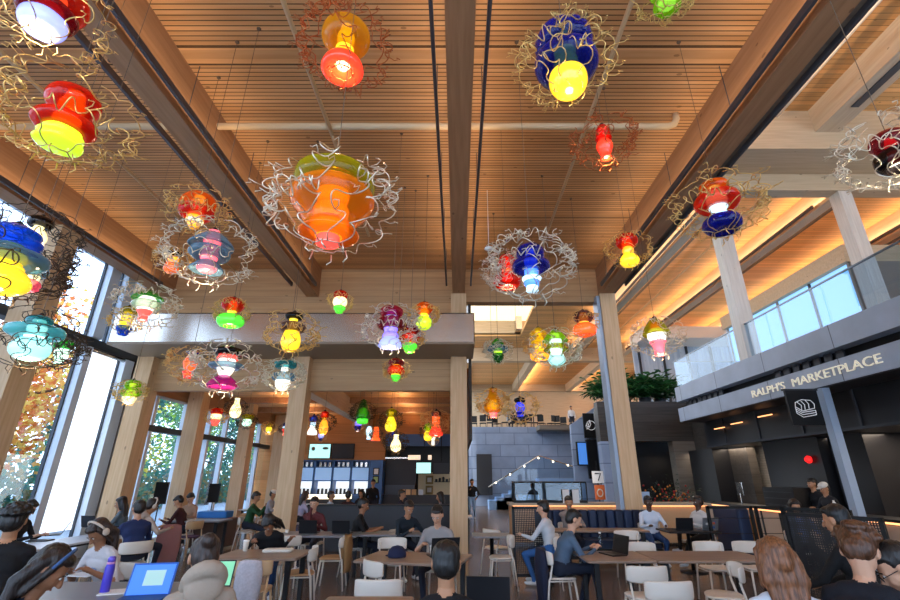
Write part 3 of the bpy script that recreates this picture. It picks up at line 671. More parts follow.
PEND = [
 # px, py, depth, glass h, cage w, pieces, label, wire, var
 (50,8,1.75,74,110, std('red','ball',.95,'cream',('peri',True),'disc',.62,.4,.35,.36,[(MD,'disc',.8,.25,.5,'maroon',False)]), 'large maroon and red glass pendant with periwinkle base beside the window-side beam', 'gold', 0),
 (68,118,2.3,80,122, std('red','ball',.66,'yellow',('lime',True),'ripple',.56,.36,.55,.38,[(MD,'disc',.75,.25,.5,'red',False)]), 'glass pendant with red top, yellow middle and lime green rippled base', 'gold', 1),
 (345,48,2.9,76,92, std('amber','ball',.74,'yellow',('red',True),'bell',.62,.3,.45,.42), 'glass pendant with smoky amber globe over a bright red-orange bell', 'copper', 2),
 (332,206,2.7,96,128, [(U,'disc',.92,.64,1,'olive',False),(MD,'vase',.92,.1,.86,'tangerine',False),(K,'spool',.42,.1,.9,'amber',True),(Lw,'flare',.42,0,.3,'rose',True)], 'largest pendant of orange and olive glass in a tangle of bent wire', 'silver', 3),
 (566,62,2.5,98,98, [(U,'disc',.68,.62,1,'navy',False),(MD,'ball',.74,.25,.68,'navy',False),(K,'spool',.3,.2,.92,'lime',True),(Lw,'ball',.44,0,.42,'yellow',True)], 'deep blue glass pendant with bright yellow ball at its foot', 'gold', 4),
 (665,-4,2.7,44,60, std('lime','ball',.8,'sky',('lime',False),'disc',.7,.45), 'lime green glass pendant cut by the top edge of the picture', 'gold', 5),
 (604,142,4.2,46,66, [(U,'spool',.38,.55,.95,'red',False),(K,'spool',.3,.15,.9,'red',True),(Lw,'vase',.38,0,.6,'red',True)], 'slim bright red glass pendant beside the thick tan pipe', 'copper', 0),
 (718,206,4.6,62,88, [(U,'disc',.48,.78,1,'orange',False),(MD,'disc',.74,.45,.76,'red',False),(K,'ball',.34,.3,.92,'sky',True),(Lw,'disc',.62,0,.3,'navy',False)], 'red glass pendant with pale lit ball above a wide dark blue disc', 'gold', 1),
 (893,150,2.7,48,96, [(U,'ball',.8,.4,1,'maroon',False),(K,'spool',.3,.2,.8,'red',True),(Lw,'disc',.85,0,.5,'black',False)], 'dark maroon glass pendant in loose pale wire before the balcony', 'silver', 2),
 (197,211,4.6,42,62, std('orange','disc',.86,'cream',('amber',True),'cup',.42,.4,.35,.35,[(MD,'disc',.84,.3,.62,'red',False)]), 'orange-red glass pendant hanging above the blue and pink one', 'gold', 3),
 (210,253,4.4,54,86, [(U,'rim',.82,.62,.95,'steel',False),(MD,'disc',.76,.38,.62,'steel',False),(K,'spool',.36,.1,.98,'pink',True),(Lw,'rim',.6,.12,.36,'steel',False)], 'pink glass pendant with smoky blue rippled discs', 'silver', 4),
 (173,261,5.2,28,36, [(U,'ball',.5,.62,1,'black',False),(K,'spool',.45,.2,.75,'amber',True),(Lw,'gourd',.5,0,.7,'orange',True)], 'small black-topped orange pendant beside the window-side beam', 'gold', 5),
 (6,258,2.6,78,112, [(U,'ripple',.72,.55,1,'blue',False),(K,'spool',.5,.12,.7,'yellow',True),(Lw,'gourd',.7,0,.55,'yellow',True),(MD,'disc',.95,.42,.62,'steel',False)], 'yellow and blue rippled glass pendant cut by the edge of the picture', 'dark', 0),
 (36,236,3.6,46,78, [(U,'disc',.5,.72,1,'black',False),(K,'gourd',.42,.3,.85,'cream',True),(Lw,'cup',.4,0,.4,'white',True)], 'cream glass pendant with black top before the window', 'dark', 1),
 (30,276,4.9,34,66, [(U,'disc',.85,.5,.9,'steel',False),(K,'ball',.5,.2,.8,'cream',True),(Lw,'disc',.7,0,.4,'pink',False)], 'pale pink glass pendant with smoky discs before the window', 'dark', 2),
 (628,250,5.4,38,46, [(U,'ball',.62,.55,1,'red',False),(K,'spool',.34,.2,.9,'amber',True),(Lw,'gourd',.52,0,.55,'yellow',True)], 'red-capped yellow bulb pendant beside the balcony-side beam', 'gold', 3),
 (507,271,6.2,38,50, [(U,'ball',.5,.5,1,'red',False),(K,'spool',.3,.2,.9,'orange',True),(Lw,'disc',.74,0,.42,'red',False)], 'red glass pendant partly behind the dark blue one', 'silver', 4),
 (531,268,4.6,54,88, [(U,'disc',.55,.66,1,'navy',False),(MD,'disc',.74,.42,.68,'navy',False),(K,'spool',.3,.1,.9,'blue',True),(Lw,'flare',.38,0,.3,'sky',True)], 'dark blue disc-shaped glass pendant with pale blue lit core', 'silver', 5),
 (146,306,6.2,32,60, [(U,'rim',.95,.72,1,'green',False),(K,'ball',.6,.3,.85,'white',True),(Lw,'flare',.45,0,.35,'rose',True),(MD,'disc',.85,.4,.7,'clear',False)], 'white-lit glass pendant with green rim before the bright window', 'silver', 0),
 (126,321,6.8,32,32, [(U,'ball',.5,.6,1,'olive',False),(K,'spool',.4,.25,.8,'yellow',True),(Lw,'cup',.45,0,.35,'blue',False)], 'small olive and blue glass pendant against the bright window', 'gold', 1),
 (34,338,3.6,48,82, [(U,'disc',.5,.75,1,'teal',False),(MD,'disc',1.05,.5,.8,'aqua',False),(K,'spool',.4,.3,.9,'white',True),(Lw,'ball',.72,0,.52,'aqua',True)], 'pale aqua glass pendant with round bulb and wide disc by the window', 'dark', 2),
 (62,352,6.0,26,44, [(U,'disc',.7,.6,1,'green',False),(K,'ball',.5,.2,.8,'mint',True),(Lw,'flare',.5,0,.4,'mint',True)], 'small green-topped pendant below the wide aqua one', 'dark', 3),
 (232,312,7.2,31,36, [(U,'ball',.74,.5,1,'red',False),(K,'spool',.34,.3,.92,'yellow',True),(Lw,'disc',.86,0,.42,'green',True)], 'red pendant with wide apple-green base before the metal canopy', 'gold', 4),
 (190,365,7.4,28,46, [(U,'flare',.45,.78,1,'blue',False),(K,'vase',.48,.1,.85,'orange',True),(Lw,'flare',.42,0,.25,'red',True)], 'slim orange-red pendant with blue cap under the canopy edge', 'gold', 5),
 (226,367,6.6,42,68, [(U,'disc',.7,.78,1,'black',False),(MD,'disc',.82,.45,.62,'steel',False),(K,'ball',.42,.25,.85,'white',True),(Lw,'rim',.74,0,.3,'magenta',False),('neck','spool',.5,.68,.82,'rose',True)], 'black-topped pendant with pink-white core and magenta skirt', 'silver', 0),
 (292,332,6.6,42,56, [(U,'disc',.44,.82,1,'black',False),(K,'gourd',.46,0,.88,'yellow',True),(MD,'disc',.62,.5,.75,'smoke',False)], 'bright yellow gourd pendant with black cap before the canopy', 'gold', 1),
 (284,375,7.6,31,42, [(U,'disc',.74,.72,1,'teal',False),(K,'gourd',.5,0,.85,'white',True),(MD,'disc',.8,.3,.6,'steel',False)], 'white-lit pendant with teal glass beside the second timber column', 'silver', 2),
 (340,302,7.8,25,26, [(U,'ball',.6,.62,1,'red',False),(K,'ball',.6,.25,.75,'cream',True),(Lw,'cup',.5,0,.32,'green',True)], 'small red, cream and green pendant above the canopy top', 'gold', 3),
 (391,327,6.4,45,60, [(U,'disc',.55,.75,1,'crimson',False),(MD,'disc',.66,.45,.74,'maroon',False),(K,'spool',.36,.2,.9,'violet',True),(Lw,'bell',.52,0,.36,'peri',True)], 'crimson and violet pendant with blue foot in an open wire hoop', 'silver', 4),
 (424,316,7.6,30,32, [(U,'ball',.6,.55,1,'orange',False),(K,'spool',.36,.25,.85,'yellow',True),(Lw,'ball',.55,0,.5,'lime',True)], 'orange and lime pendant beside the central beam end', 'gold', 5),
 (410,338,8.1,32,34, [(U,'ball',.6,.6,1,'maroon',False),(K,'spool',.4,.25,.8,'amber',True),(MD,'ball',.66,.3,.65,'red',False),(Lw,'cup',.5,0,.32,'green',True)], 'red and amber pendant with green foot beside the crimson one', 'gold', 0),
 (396,370,8.0,24,28, [(U,'disc',.72,.7,1,'maroon',False),(MD,'disc',.76,.3,.7,'red',False),(K,'ball',.5,.2,.75,'yellow',True),(Lw,'cup',.42,0,.3,'green',True)], 'small dark red pendant with green tip below the canopy edge', 'gold', 1),
 (131,392,9.2,25,30, [(U,'ball',.62,.55,1,'lime',False),(K,'gourd',.5,0,.85,'cream',True),(MD,'ball',.78,.25,.7,'lime',False)], 'yellow-green pendant against the window-side timber column', 'gold', 2),
 (584,323,8.4,27,32, [(U,'ball',.78,.5,1,'smoke',False),(K,'spool',.42,.3,.9,'amber',True),(Lw,'disc',.88,0,.48,'orange',True)], 'orange pendant with dark rim beside the balcony-side column', 'gold', 3),
 (657,337,6.8,40,52, [(U,'rim',.68,.55,1,'olive',False),(K,'ball',.48,.3,.75,'white',True),('neck','spool',.3,.6,.9,'orange',True),(Lw,'flare',.42,0,.4,'pink',True)], 'olive pendant with white-hot core and pink foot beyond the balcony-side column', 'silver', 4),
 (498,351,9.0,25,30, [(U,'vase',.5,.5,1,'green',False),(MD,'disc',.9,.45,.75,'steel',False),(K,'ball',.36,.3,.65,'lime',True),(Lw,'cup',.5,0,.4,'dgreen',False)], 'emerald green pendant with grey-blue disc beside the canopy corner', 'silver', 5),
 (539,344,9.3,34,34, [(U,'ripple',.62,.4,1,'yellow',False),(K,'spool',.34,.15,.9,'yellow',True),(Lw,'disc',.6,0,.3,'amber',True)], 'tall yellow rippled pendant just behind the green and mint one', 'gold', 0),
 (556,348,7.6,38,52, [(U,'rim',.68,.68,1,'lime',False),(K,'spool',.38,.2,.9,'mint',True),(Lw,'ball',.46,0,.34,'aqua',True),(MD,'rim',.68,.42,.66,'olive',False)], 'lime-topped pendant with mint round foot and white core', 'silver', 1),
 (493,403,11.2,30,34, [(U,'gourd',.66,.15,1,'amber',False),(K,'ball',.4,.2,.6,'yellow',True),(Lw,'flare',.4,0,.25,'pink',True)], 'amber gourd pendant hanging before the far mezzanine', 'gold', 2),
 (520,408,9.9,22,38, [(U,'disc',.55,.75,1,'black',False),(K,'vase',.46,.1,.8,'navy',True),(Lw,'flare',.4,0,.3,'navy',False)], 'small ink-blue pendant in gold curls before the far mezzanine', 'gold', 3),
]
for i, a in enumerate(PEND):
    pendant(*a, light=(6 if a[3] > 38 else 3.5) if i % 2 == 0 else None, group=None)
LOWP = [
 (236,408,12.9,20,22, [(K,'gourd',.56,0,1,'cream',True)], 'cream gourd pendant under the low ceiling by the second column', 0),
 (216,417,14.2,18,22, [(U,'disc',.7,.65,1,'red',False),(K,'ball',.6,.3,.75,'cream',True),(Lw,'cup',.5,0,.4,'rose',True)], 'red and rose pendant hanging before the first low window', 1),
 (247,421,14.6,14,20, [(U,'disc',.9,.6,1,'olive',False),(K,'ball',.7,.1,.7,'mint',True)], 'olive-capped white pendant beside the cream gourd one', 2),
 (269,428,16.4,9,16, [(U,'disc',.8,.6,1,'olive',False),(K,'ball',.7,0,.7,'yellow',True)], 'tiny yellow pendant deep under the low ceiling', 3),
 (286,429,16.0,14,14, [(U,'ball',.5,.5,1,'navy',False),(K,'ball',.5,.4,.8,'sky',True),(Lw,'flare',.6,0,.5,'red',True)], 'small navy, white and red pendant beside the second timber column', 4),
 (313,425,14.8,20,14, [(U,'ball',.44,.6,1,'navy',False),(K,'spool',.3,.4,.9,'sky',True),(Lw,'bell',.5,0,.5,'white',True)], 'navy and white pendant above the menu screens', 5),
 (324,423,13.6,24,24, [(U,'ball',.4,.7,1,'red',False),(K,'gourd',.4,0,.9,'amber',True)], 'slim amber pendant with red top above the menu screens', 0),
 (321,437,17.0,9,12, [(K,'ball',.7,.3,1,'peri',True),(Lw,'cup',.5,0,.4,'navy',False)], 'tiny violet pendant just above the menu screens', 1),
 (363,412,13.2,24,26, [(U,'bell',.62,.2,1,'dgreen',False),(K,'ball',.4,.2,.7,'lime',True),(Lw,'disc',.5,0,.3,'green',True)], 'dark green bell pendant under the low ceiling', 2),
 (358,426,15.4,11,12, [(K,'ball',.7,.45,1,'violet',True),(Lw,'cup',.7,0,.55,'navy',False)], 'small blue pendant just below the dark green bell one', 3),
 (391,420,13.4,24,24, [(U,'ball',.5,.6,1,'olive',False),(K,'gourd',.5,0,.85,'yellow',True)], 'golden yellow pendant hanging before the kitchen header', 4),
 (393,433,15.8,8,12, [(U,'disc',.9,0,1,'navy',False),(K,'ball',.3,.3,.7,'navy',True)], 'small flat navy pendant below the golden yellow one', 5),
 (396,443,14.2,17,26, [(K,'gourd',.66,0,1,'cream',True)], 'cream gourd pendant in dark wire before the kitchen opening', 0),
 (369,433,16.0,13,10, [(K,'vase',.5,0,1,'sky',True)], 'tiny pale blue pendant before the orange wall', 1),
 (376,434,15.6,14,14, [(K,'spool',.5,.3,1,'orange',True),(Lw,'bell',.7,0,.4,'orange',True)], 'tiny orange pendant before the orange wall', 2),
 (436,423,13.0,26,32, [(U,'ball',.4,.7,1,'smoke',False),(K,'spool',.36,.3,.9,'orange',True),(Lw,'bell',.56,0,.45,'red',True)], 'orange-red bell pendant beside the central timber column', 3),
 (428,432,14.4,18,18, [(U,'ball',.5,.5,1,'lime',False),(K,'gourd',.5,0,.85,'yellow',True)], 'yellow-lime pendant partly behind the orange-red bell one', 4),
 (433,441,16.0,9,12, [(K,'flare',.6,0,1,'white',True)], 'tiny white pendant below the orange-red bell one', 5),
]
for i, (px, py, d, h, c, pc, lb, v) in enumerate(LOWP):
    pendant(px, py, d, h, c, pc, lb, 'gold' if v % 2 else 'dark', v, 4.45, light=4 if i % 3 == 0 else None)
# ================================================================ FURNITURE
M_CREAM = mat('cream_chair_shell', '#d8d0c4', .45)
M_TAN = mat('tan_seat', '#b98a5c', .5)
M_CHWOOD = mat('light_chair_wood', '#c7a47c', .5)
M_TOP = wood('table_top_wood', '#7e6a5b', '#927d6d', 'x', 4, .35)
M_TOPG = mat('grey_table_top', '#77787c', .35)
M_TOPW = mat('pale_window_table_top', '#c9d2dc', .3)
M_LEG = mat('table_leg_black', '#1c1d20', .4, .3)
M_LEATH = mat('brown_leather', '#7a3f1c', .5)
M_PURP = mat('plum_cushion', '#4a3550', .7)
def make_chair(seat, frame, shell, label, high=False):
    t = thing('cafe_chair', label, 'chair')
    b = MB(); n = 24; ring = []
    for k in range(n):                                    # squircle seat
        a = 2*PI*k/n; c, s_ = math.cos(a), math.sin(a); q = (abs(c)**3.2+abs(s_)**3.2)**(-1/3.2)
        ring.append((.215*c*q*(1-.06*(s_<0)), .205*s_*q))
    rows = [[(x*k_, y*k_, .45+z+.012*abs(x/.2)**2) for x, y in ring] for k_, z in ((.9,-.022),(1,-.014),(1,0),(.94,.008),(.5,-.004))]
    b.rows(rows, True, True); b.build('seat', seat, t, True)
    b = MB(); rows = []                                    # curved backrest
    for k in range(17):
        u = -1+2*k/16; x = .235*math.sin(u*1.15)/math.sin(1.15); y = -.225+.10*u*u; hh = .085*(1-.25*u**6)
        row = []
        for g in range(10):
            a = 2*PI*g/10; row.append((x+.0*g, y+.011*math.cos(a), .695+hh*math.sin(a)+.0-.02*math.cos(a)))
        rows.append(row)
    b.rows(rows, True, True); b.build('backrest', shell, t, True)
    for sx in (-1, 1):
        MB().tube([(sx*.20,-.13,.62),(sx*.195,-.165,.46),(sx*.19,-.18,.44),(sx*.215,-.235,0)], [.012,.014,.016,.011], 8).tube([(sx*.2,-.135,.72),(sx*.2,-.14,.55)], .011, 8).build('leg', frame, t, True)
        MB().tube([(sx*.17,.16,.44),(sx*.21,.205,0)], [.016,.011], 8).build('leg', frame, t, True)
    b = MB()
    for sx in (-1, 1): b.tube([(sx*.185,-.17,.425),(sx*.18,.16,.425)], .009, 6)
    b.tube([(-.18,.155,.425),(.18,.155,.425)], .009, 6); b.build('seat_frame', frame, t, True)
    return t
PROTO = {'cream': make_chair(M_CREAM, M_CREAM, M_CREAM, 'x'), 'tan': make_chair(M_TAN, M_CREAM, M_CREAM, 'x'), 'wood': make_chair(M_CHWOOD, M_CHWOOD, M_CHWOOD, 'x'), 'plum': make_chair(M_PURP, M_CHWOOD, M_CHWOOD, 'x')}
_first = set()
def chair(kind, X, Y, deg, label, group=None):
    p = PROTO[kind]
    if kind not in _first:
        _first.add(kind); p.location = (X, Y, 0); p.rotation_euler = (0,0,R(deg)); p['label'] = label
        if group: p['group'] = group
        return p
    return dup(p, (X, Y, 0), R(deg), label, group)
def cb(px, py, deg, kind, label):
    """chair whose backrest centre is seen at a pixel"""
    q = onz(px, py, .695); a = R(deg); return chair(kind, q.x-math.sin(a)*.22, q.y+math.cos(a)*.22, deg, label)
cb(317,553,100,'tan','cream chair with tan seat turned sideways between the two centre tables')
CJ = cb(347,541,95,'tan','tan-seated chair with a camel jacket over its backrest')
cb(367,568,-55,'cream','cream chair pushed against the near corner of the centre table')
cb(393,543,180,'cream','cream chair behind the blue cap on the centre table')
cb(377,590,0,'cream','cream chair whose rounded back rises behind the nearest wooden table edge')
cb(286,541,0,'cream','cream chair between the coffee cup table and the two-laptop table')
CB = cb(250,569,6,'wood','wooden chair with a white plaid bag hung on it')
cb(198,525,70,'plum','wooden chair with plum cushion beside the window tables')
cb(249,516,70,'wood','wooden chair far back beside the booth, sideways')
cb(263,511,0,'wood','wooden chair far back in front of the person in green')
cb(488,534,-50,'cream','cream chair standing alone in the aisle beside the small blue-grey table')
cb(514,541,90,'cream','cream chair half hidden by the perforated black screen')
cb(625,535,180,'cream','cream chair at the banquette table beside the balcony-side column')
cb(638,548,180,'cream','cream chair behind the long table, beside the water bottle')
cb(705,547,180,'cream','cream chair behind the long table below the banquette end')
cb(744,547,180,'cream','cream chair behind the long table nearest the long brown hair')
cb(650,575,0,'cream','cream chair facing the long table, drawn up to its middle')
cb(673,592,0,'cream','nearest cream chair, only the top of its back in view')
cb(742,572,75,'cream','cream chair turned sideways beside the person with long brown hair')
cb(683,527,200,'cream','cream chair at the round table between the two people in white')
cb(545,538,-20,'tan','pale wooden-backed chair behind the person in the blue sweater')
cb(102,545,10,'wood','wooden chair tucked under the long window table')
def table(kind, X, Y, w_, d_, deg, label, top=None, h=.74, legs=2):
    t = thing('cafe_table', label, 'table', (X, Y, 0), R(deg)); top = top or M_TOP
    MB().rbox((-w_/2,-d_/2,h-.035),(w_/2,d_/2,h), .03).build('table_top', top, t)
    if kind == 'ped':
        MB().lathe([(.035,.03),(.035,h-.05),(.16,h-.036)], (0,0,0), 14).build('pedestal', M_LEG, t, True); MB().lathe([(.25,0),(.25,.012),(.05,.04)], (0,0,0), 24).build('base', M_LEG, t, True)
    else:
        b = MB()
        for sx in (-1, 1): b.box((sx*(w_/2-.12)-.03,-d_/2+.06,h-.075),(sx*(w_/2-.12)+.03,d_/2-.06,h-.035))
        b.box((-w_/2+.12,-.02,h-.075),(w_/2-.12,.02,h-.036)); b.build('under_frame', M_LEG, t)
        for sx in (-1, 1):
            for sy in (-1, 1):
                MB().cbox((sx*(w_/2-.12),sy*(d_/2-.09),(h-.07)/2),(.05,.05,h-.07), None, None, 1.25).build('leg', M_LEG, t)
    return t
TH = .74
table('leg',-2.62,7.05,1.12,.80,0,'brown wooden table under the slumped person in black, coffee cup on it')
table('leg',-2.55,9.45,1.5,.75,0,'grey table carrying two back-to-back black laptops', M_TOPG)
table('leg',-.55,6.75,1.35,.85,-14,'wooden table with the blue cap and coffee cup beside the central column')
table('leg',2.05,6.88,.86,.82,0,'brown table with the laptop of the person in the blue sweater')
table('leg',3.22,6.88,1.46,.82,0,'brown table joined on the balcony side of the laptop table')
table('leg',2.6,10.2,2.3,.55,0,'narrow brown table in front of the navy banquette')
table('ped',4.55,10.1,1.0,.7,0,'dark table between the two people in white shirts', M_LEG)
table('ped',.62,9.3,.7,.6,0,'small blue-grey table in the aisle beside the perforated screen', M_TOPG)
table('leg',-3.1,4.75,1.6,1.0,0,'nearest table covered with notebooks, bottle and open laptops', M_TOPG)
table('leg',-.75,4.2,.75,.9,0,'bare wooden table cut by the bottom edge of the picture')
table('leg',-6.38,8.0,.7,3.6,0,'long pale table running along the window wall', M_TOPW)
table('leg',-6.3,12.4,1.3,.7,0,'table of the group sitting by the low windows', M_TOPG)
table('leg',-6.2,16.6,1.8,.7,0,'pale table far back by the low windows', M_TOPW)
table('ped',-5.6,19.6,.9,.7,0,'small pale table farthest back by the windows', M_TOPW)
table('leg',-1.2,9.6,1.2,.7,0,'grey table between the two people in black', M_TOPG)
table('leg',3.9,4.3,1.3,.8,20,'dark table under the hands of the two men leaning together', M_LEG)
table('leg',-.1,13.6,1.0,.7,0,'white table behind the central column', M_TOPW)
# perforated screen in the aisle and fence by the shop
def perf_mat(name, sc_=.03, hole=.35):
    m = bpy.data.materials.new(name); m.use_nodes = True; nt = m.node_tree; N = nt.nodes; L = nt.links; b = N['Principled BSDF']
    b.inputs['Base Color'].default_value = (.012,.012,.014,1); b.inputs['Roughness'].default_value = .4
    tc = N.new('ShaderNodeTexCoord'); vo = N.new('ShaderNodeTexVoronoi'); vo.inputs['Scale'].default_value = 1/sc_; vo.inputs['Randomness'].default_value = 0
    L.new(tc.outputs['Object'], vo.inputs['Vector']); lt = N.new('ShaderNodeMath'); lt.operation = 'LESS_THAN'; lt.inputs[1].default_value = hole; L.new(vo.outputs['Distance'], lt.inputs[0])
    tr = N.new('ShaderNodeBsdfTransparent'); mx = N.new('ShaderNodeMixShader'); L.new(lt.outputs[0], mx.inputs[0]); L.new(b.outputs[0], mx.inputs[1]); L.new(tr.outputs[0], mx.inputs[2]); L.new(mx.outputs[0], N['Material Output'].inputs[0]); return m
M_PERF = perf_mat('perforated_black_sheet', .03, .38)
def screen(X, Y, w_, h_, label, deg=0, z0=.12, sheet=True):
    t = thing('mesh_screen', label, 'room divider', (X, Y, 0), R(deg))
    b = MB(); b.box((-w_/2,-.025,z0),(-w_/2+.05,.025,h_)); b.box((w_/2-.05,-.025,z0),(w_/2,.025,h_)); b.box((-w_/2,-.025,h_-.05),(w_/2,.025,h_)); b.box((-w_/2,-.025,z0),(w_/2,.025,z0+.05)); b.build('frame', M_BLACK, t)
    if sheet: MB().box((-w_/2+.05,-.004,z0+.05),(w_/2-.05,.004,h_-.05)).build('perforated_sheet', M_PERF, t)
    else:
        b = MB()
        for q in range(3): b.tube([(-w_/2+.05,0,z0+.3+q*.27),(w_/2-.05,0,z0+.3+q*.27)], .006, 5)
        b.build('cross_rails', M_BLACK, t)
    for s in (-1, 1): MB().box((s*(w_/2-.04)-.02,-.18,0),(s*(w_/2-.04)+.02,.18,.03)).box((s*(w_/2-.04)-.02,-.02,.02),(s*(w_/2-.04)+.02,.02,z0)).build('foot', M_BLACK, t)
screen(1.3, 9.0, .66, 1.22, 'black perforated screen standing beside the aisle')
screen(5.35, 9.9, .9, 1.18, 'open black rail fence panel nearest the banquette end', sheet=False)
screen(6.3, 9.9, .9, 1.18, 'open black rail fence panel before the lit wooden counter front', sheet=False)
screen(4.85, 6.6, 1.15, 1.25, 'large black mesh fence panel beside the long brown hair', -62)
screen(5.6, 7.9, 1.0, 1.25, 'black mesh fence panel behind the person in the black jacket', -62)
# banquettes
M_NAVY2 = mat('navy_vinyl_dark', '#111d38', .5)
bq = thing('banquette', 'long navy channelled banquette in front of the bar', 'banquette', (3.05,11.2,0))
MB().box((-1.3,-.28,.1),(1.3,.28,.30)).build('plinth', M_BLACK, bq); MB().rbox((-1.3,-.3,.3),(1.3,.2,.47), .04).build('seat', M_NAVY, bq)
b = MB()
for k in range(13): b.rbox((-1.3+k*.2,.16,.45),(-1.3+k*.2+.196,.32,1.02), .05, 3, k % 2)
b.build('backrest', [M_NAVY, M_NAVY2], bq)
bq = thing('booth_end', 'navy upholstered booth end with a wooden outer side', 'banquette', (5.75,10.6,0), R(0))
MB().rbox((-.14,-.5,.1),(.10,.5,1.12), .05).build('upholstery', M_NAVY, bq); MB().box((.1,-.5,.05),(.2,.5,1.0)).build('wooden_side', M_ORANGE, bq)
bt = thing('booth', 'brown leather booth with blue cushion near the low windows', 'booth', (-6.3,13.2,0))
MB().rbox((-.45,-.32,.06),(.45,.32,.72), .05).build('body', mat('brown_booth', '#5a4030', .5), bt); MB().rbox((-.48,-.1,.72),(.3,.34,.88), .05).build('cushion', mat('bright_blue_vinyl', '#2b78c8', .5), bt)
bt = thing('half_wall', 'long charcoal half wall behind the centre tables', 'half wall', (-1.8,12.9,0))
MB().box((-2.0,-.12,0),(1.75,.12,1.02)).build('panel', M_CHAR, bt); MB().box((-2.02,-.14,1.02),(1.77,.14,1.06)).build('cap_rail', M_BLACK, bt)
# ---- bar counter with display case
br = thing('bar_counter', 'long wooden bar counter with warm light under its top', 'counter', (4.2,13.9,0))
MB().box((-2.75,-.3,.1),(2.6,.3,.98)).build('front', M_CHWOOD, br); MB().box((-2.8,-.4,1.0),(2.65,.35,1.06)).build('counter_top', mat('pale_counter', '#b5a48e', .35), br); MB().box((-2.7,-.36,.975),(2.55,-.31,.998)).build('light_strip', M_LED, br)
dc = thing('display_case', 'black framed glass display case on the bar counter', 'display case', (2.55,13.9,1.06))
b = MB(); b.box((-1,-.28,.0),(1,.28,.06)); b.box((-1,-.28,.50),(1,.28,.54)); b.box((-1,.24,.06),(1,.28,.5))
for x in (-1, -.45, .98): b.box((x,-.28,.06),(x+.03,-.25,.5))
b.build('frame', M_BLACK, dc); MB().box((-.97,-.27,.06),(.97,-.262,.5)).build('glass_front', M_RAILGLASS, dc)
MB().box((-.9,-.2,.07),(-.3,.1,.2)).build('white_tray', M_WHITE, dc)
for x, l in ((3.05,'white menu card standing on the bar, window side'),(3.32,'white menu card standing on the bar, balcony side')):
    c = tag(MB().box((-.09,-.01,0),(.09,.01,.34)).build('menu_card', M_WHITE), l, 'menu card'); c.location = (x-.1,13.55,1.06)
for x, l, cc in ((4.35,'pair of black taps on the bar counter',M_BLACK),(4.62,'single black tap beside the pale blue card',M_BLACK)):
    c = thing('beer_tap', l, 'tap', (x,13.7,1.06)); MB().tube([(0,0,0),(0,0,.3),(0,-.1,.3)], .025, 8).build('spout', cc, c, True); MB().tube([(0,0,.3),(0,0,.42)], .02, 8).build('handle', cc, c, True)
c = tag(MB().box((-.2,-.01,0),(.2,.01,.28)).build('menu_card', mat('pale_blue_card', '#a9c4e4', .5)), 'wide pale blue card standing on the bar', 'menu card'); c.location = (5.05,13.6,1.06)
c = tag(MB().lathe([(.05,0),(.075,.16)], (0,0,0), 16).build('paper_cup', M_WHITE, None, True), 'white tub at the balcony end of the bar counter', 'cup'); c.location = (6.55,13.7,1.06)
# flower display behind the bar
fl = thing('flower_display', 'dark bush of red and amber blooms behind the bar', 'flowers', (6.6,15.2,0))
MB().lathe([(.3,0),(.36,.5),(.4,.95),(.1,.96)], (0,0,0), 16).build('pot', M_BLACK, fl, True)
rnd = random.Random(5); b = MB(); b2 = MB()
for k in range(260):
    p = Vector((rnd.gauss(0,.42), rnd.gauss(0,.2), 1.0+abs(rnd.gauss(.2,.22)))); d = Vector((rnd.uniform(-1,1),rnd.uniform(-1,1),rnd.uniform(-.3,1))).normalized()*.1; s_ = d.orthogonal().normalized()*.02
    b.quad(p, p+d*.5+s_, p+d, p+d*.5-s_)
for k in range(60): b2.ball((rnd.gauss(0,.45), -.15+rnd.gauss(0,.12), 1.0+abs(rnd.gauss(.15,.2))), .028, 8, 6, None, k % 2)
b.build('foliage', mat('dark_leaf', '#17301c', .6), fl); b2.build('blooms', [mat('red_bloom', '#a01818', .5), mat('amber_bloom', '#c07020', .5)], fl)
# signs and screens on the stair wall
M_SCRB = emit_mat('blue_screen', '#4c86d8', .7)
M_SCRC = emit_mat('pale_cyan_screen', '#b8f0ec', 1.0)
ls = thing('hanging_sign', 'black panel sign with a white round leaf drawing on the stair wall', 'sign', (6.72,23.85,4.15))
MB().box((-.36,-.06,-.6),(.36,.06,.6)).build('board', M_BLACK, ls); b = MB(); icon_leaf(b, (0,-.07,.0), .85, .016); b.build('leaf_icon', M_ICON, ls)
tv = thing('wall_screen', 'tall blue lit screen tilted beside the leaf sign', 'screen', (6.15,23.7,2.8), R(18)); MB().box((-.32,-.05,-.55),(.32,.05,.55)).build('case', M_BLACK, tv); MB().box((-.28,-.056,-.5),(.28,-.05,.5)).build('display', M_SCRB, tv)
tv = tag(MB().box((-.4,-.1,-.9),(.4,.1,.9)).build('speaker_column', M_BLACK), 'black box hanging under the leaf sign', 'speaker'); tv.location = (6.75,23.7,2.55)
M_OR = mat('orange_print', '#d0662a', .5)
ps = thing('poster', 'white card with a black number 7 hanging by the bar', 'poster', (5.0,17.5,1.72)); MB().box((-.2,-.01,-.2),(.2,.01,.2)).build('card', M_WHITE, ps)
MB().tube([(-.1,-.02,.12),(.1,-.02,.12),(0,-.02,-.12)], .02, 5).build('number', M_BLACK, ps)
ps = thing('poster', 'orange patterned card hanging below the number 7', 'poster', (5.02,17.5,1.2)); MB().box((-.18,-.01,-.22),(.18,.01,.26)).build('card', M_OR, ps); MB().tube([(.1*math.cos(a*.6),-.02,.12*math.sin(a*.6)) for a in range(11)], .02, 5, True).build('ring_print', M_CREAM, ps)
st = tag(MB().tube([(0,0,0),(0,0,2.25)], .02, 8).tube([(-.2,0,0),(.2,0,0)], .02, 6).build('poster_stand', M_BLACK), 'thin black stand holding the number 7 card', 'stand'); st.location = (5.0,17.56,0)
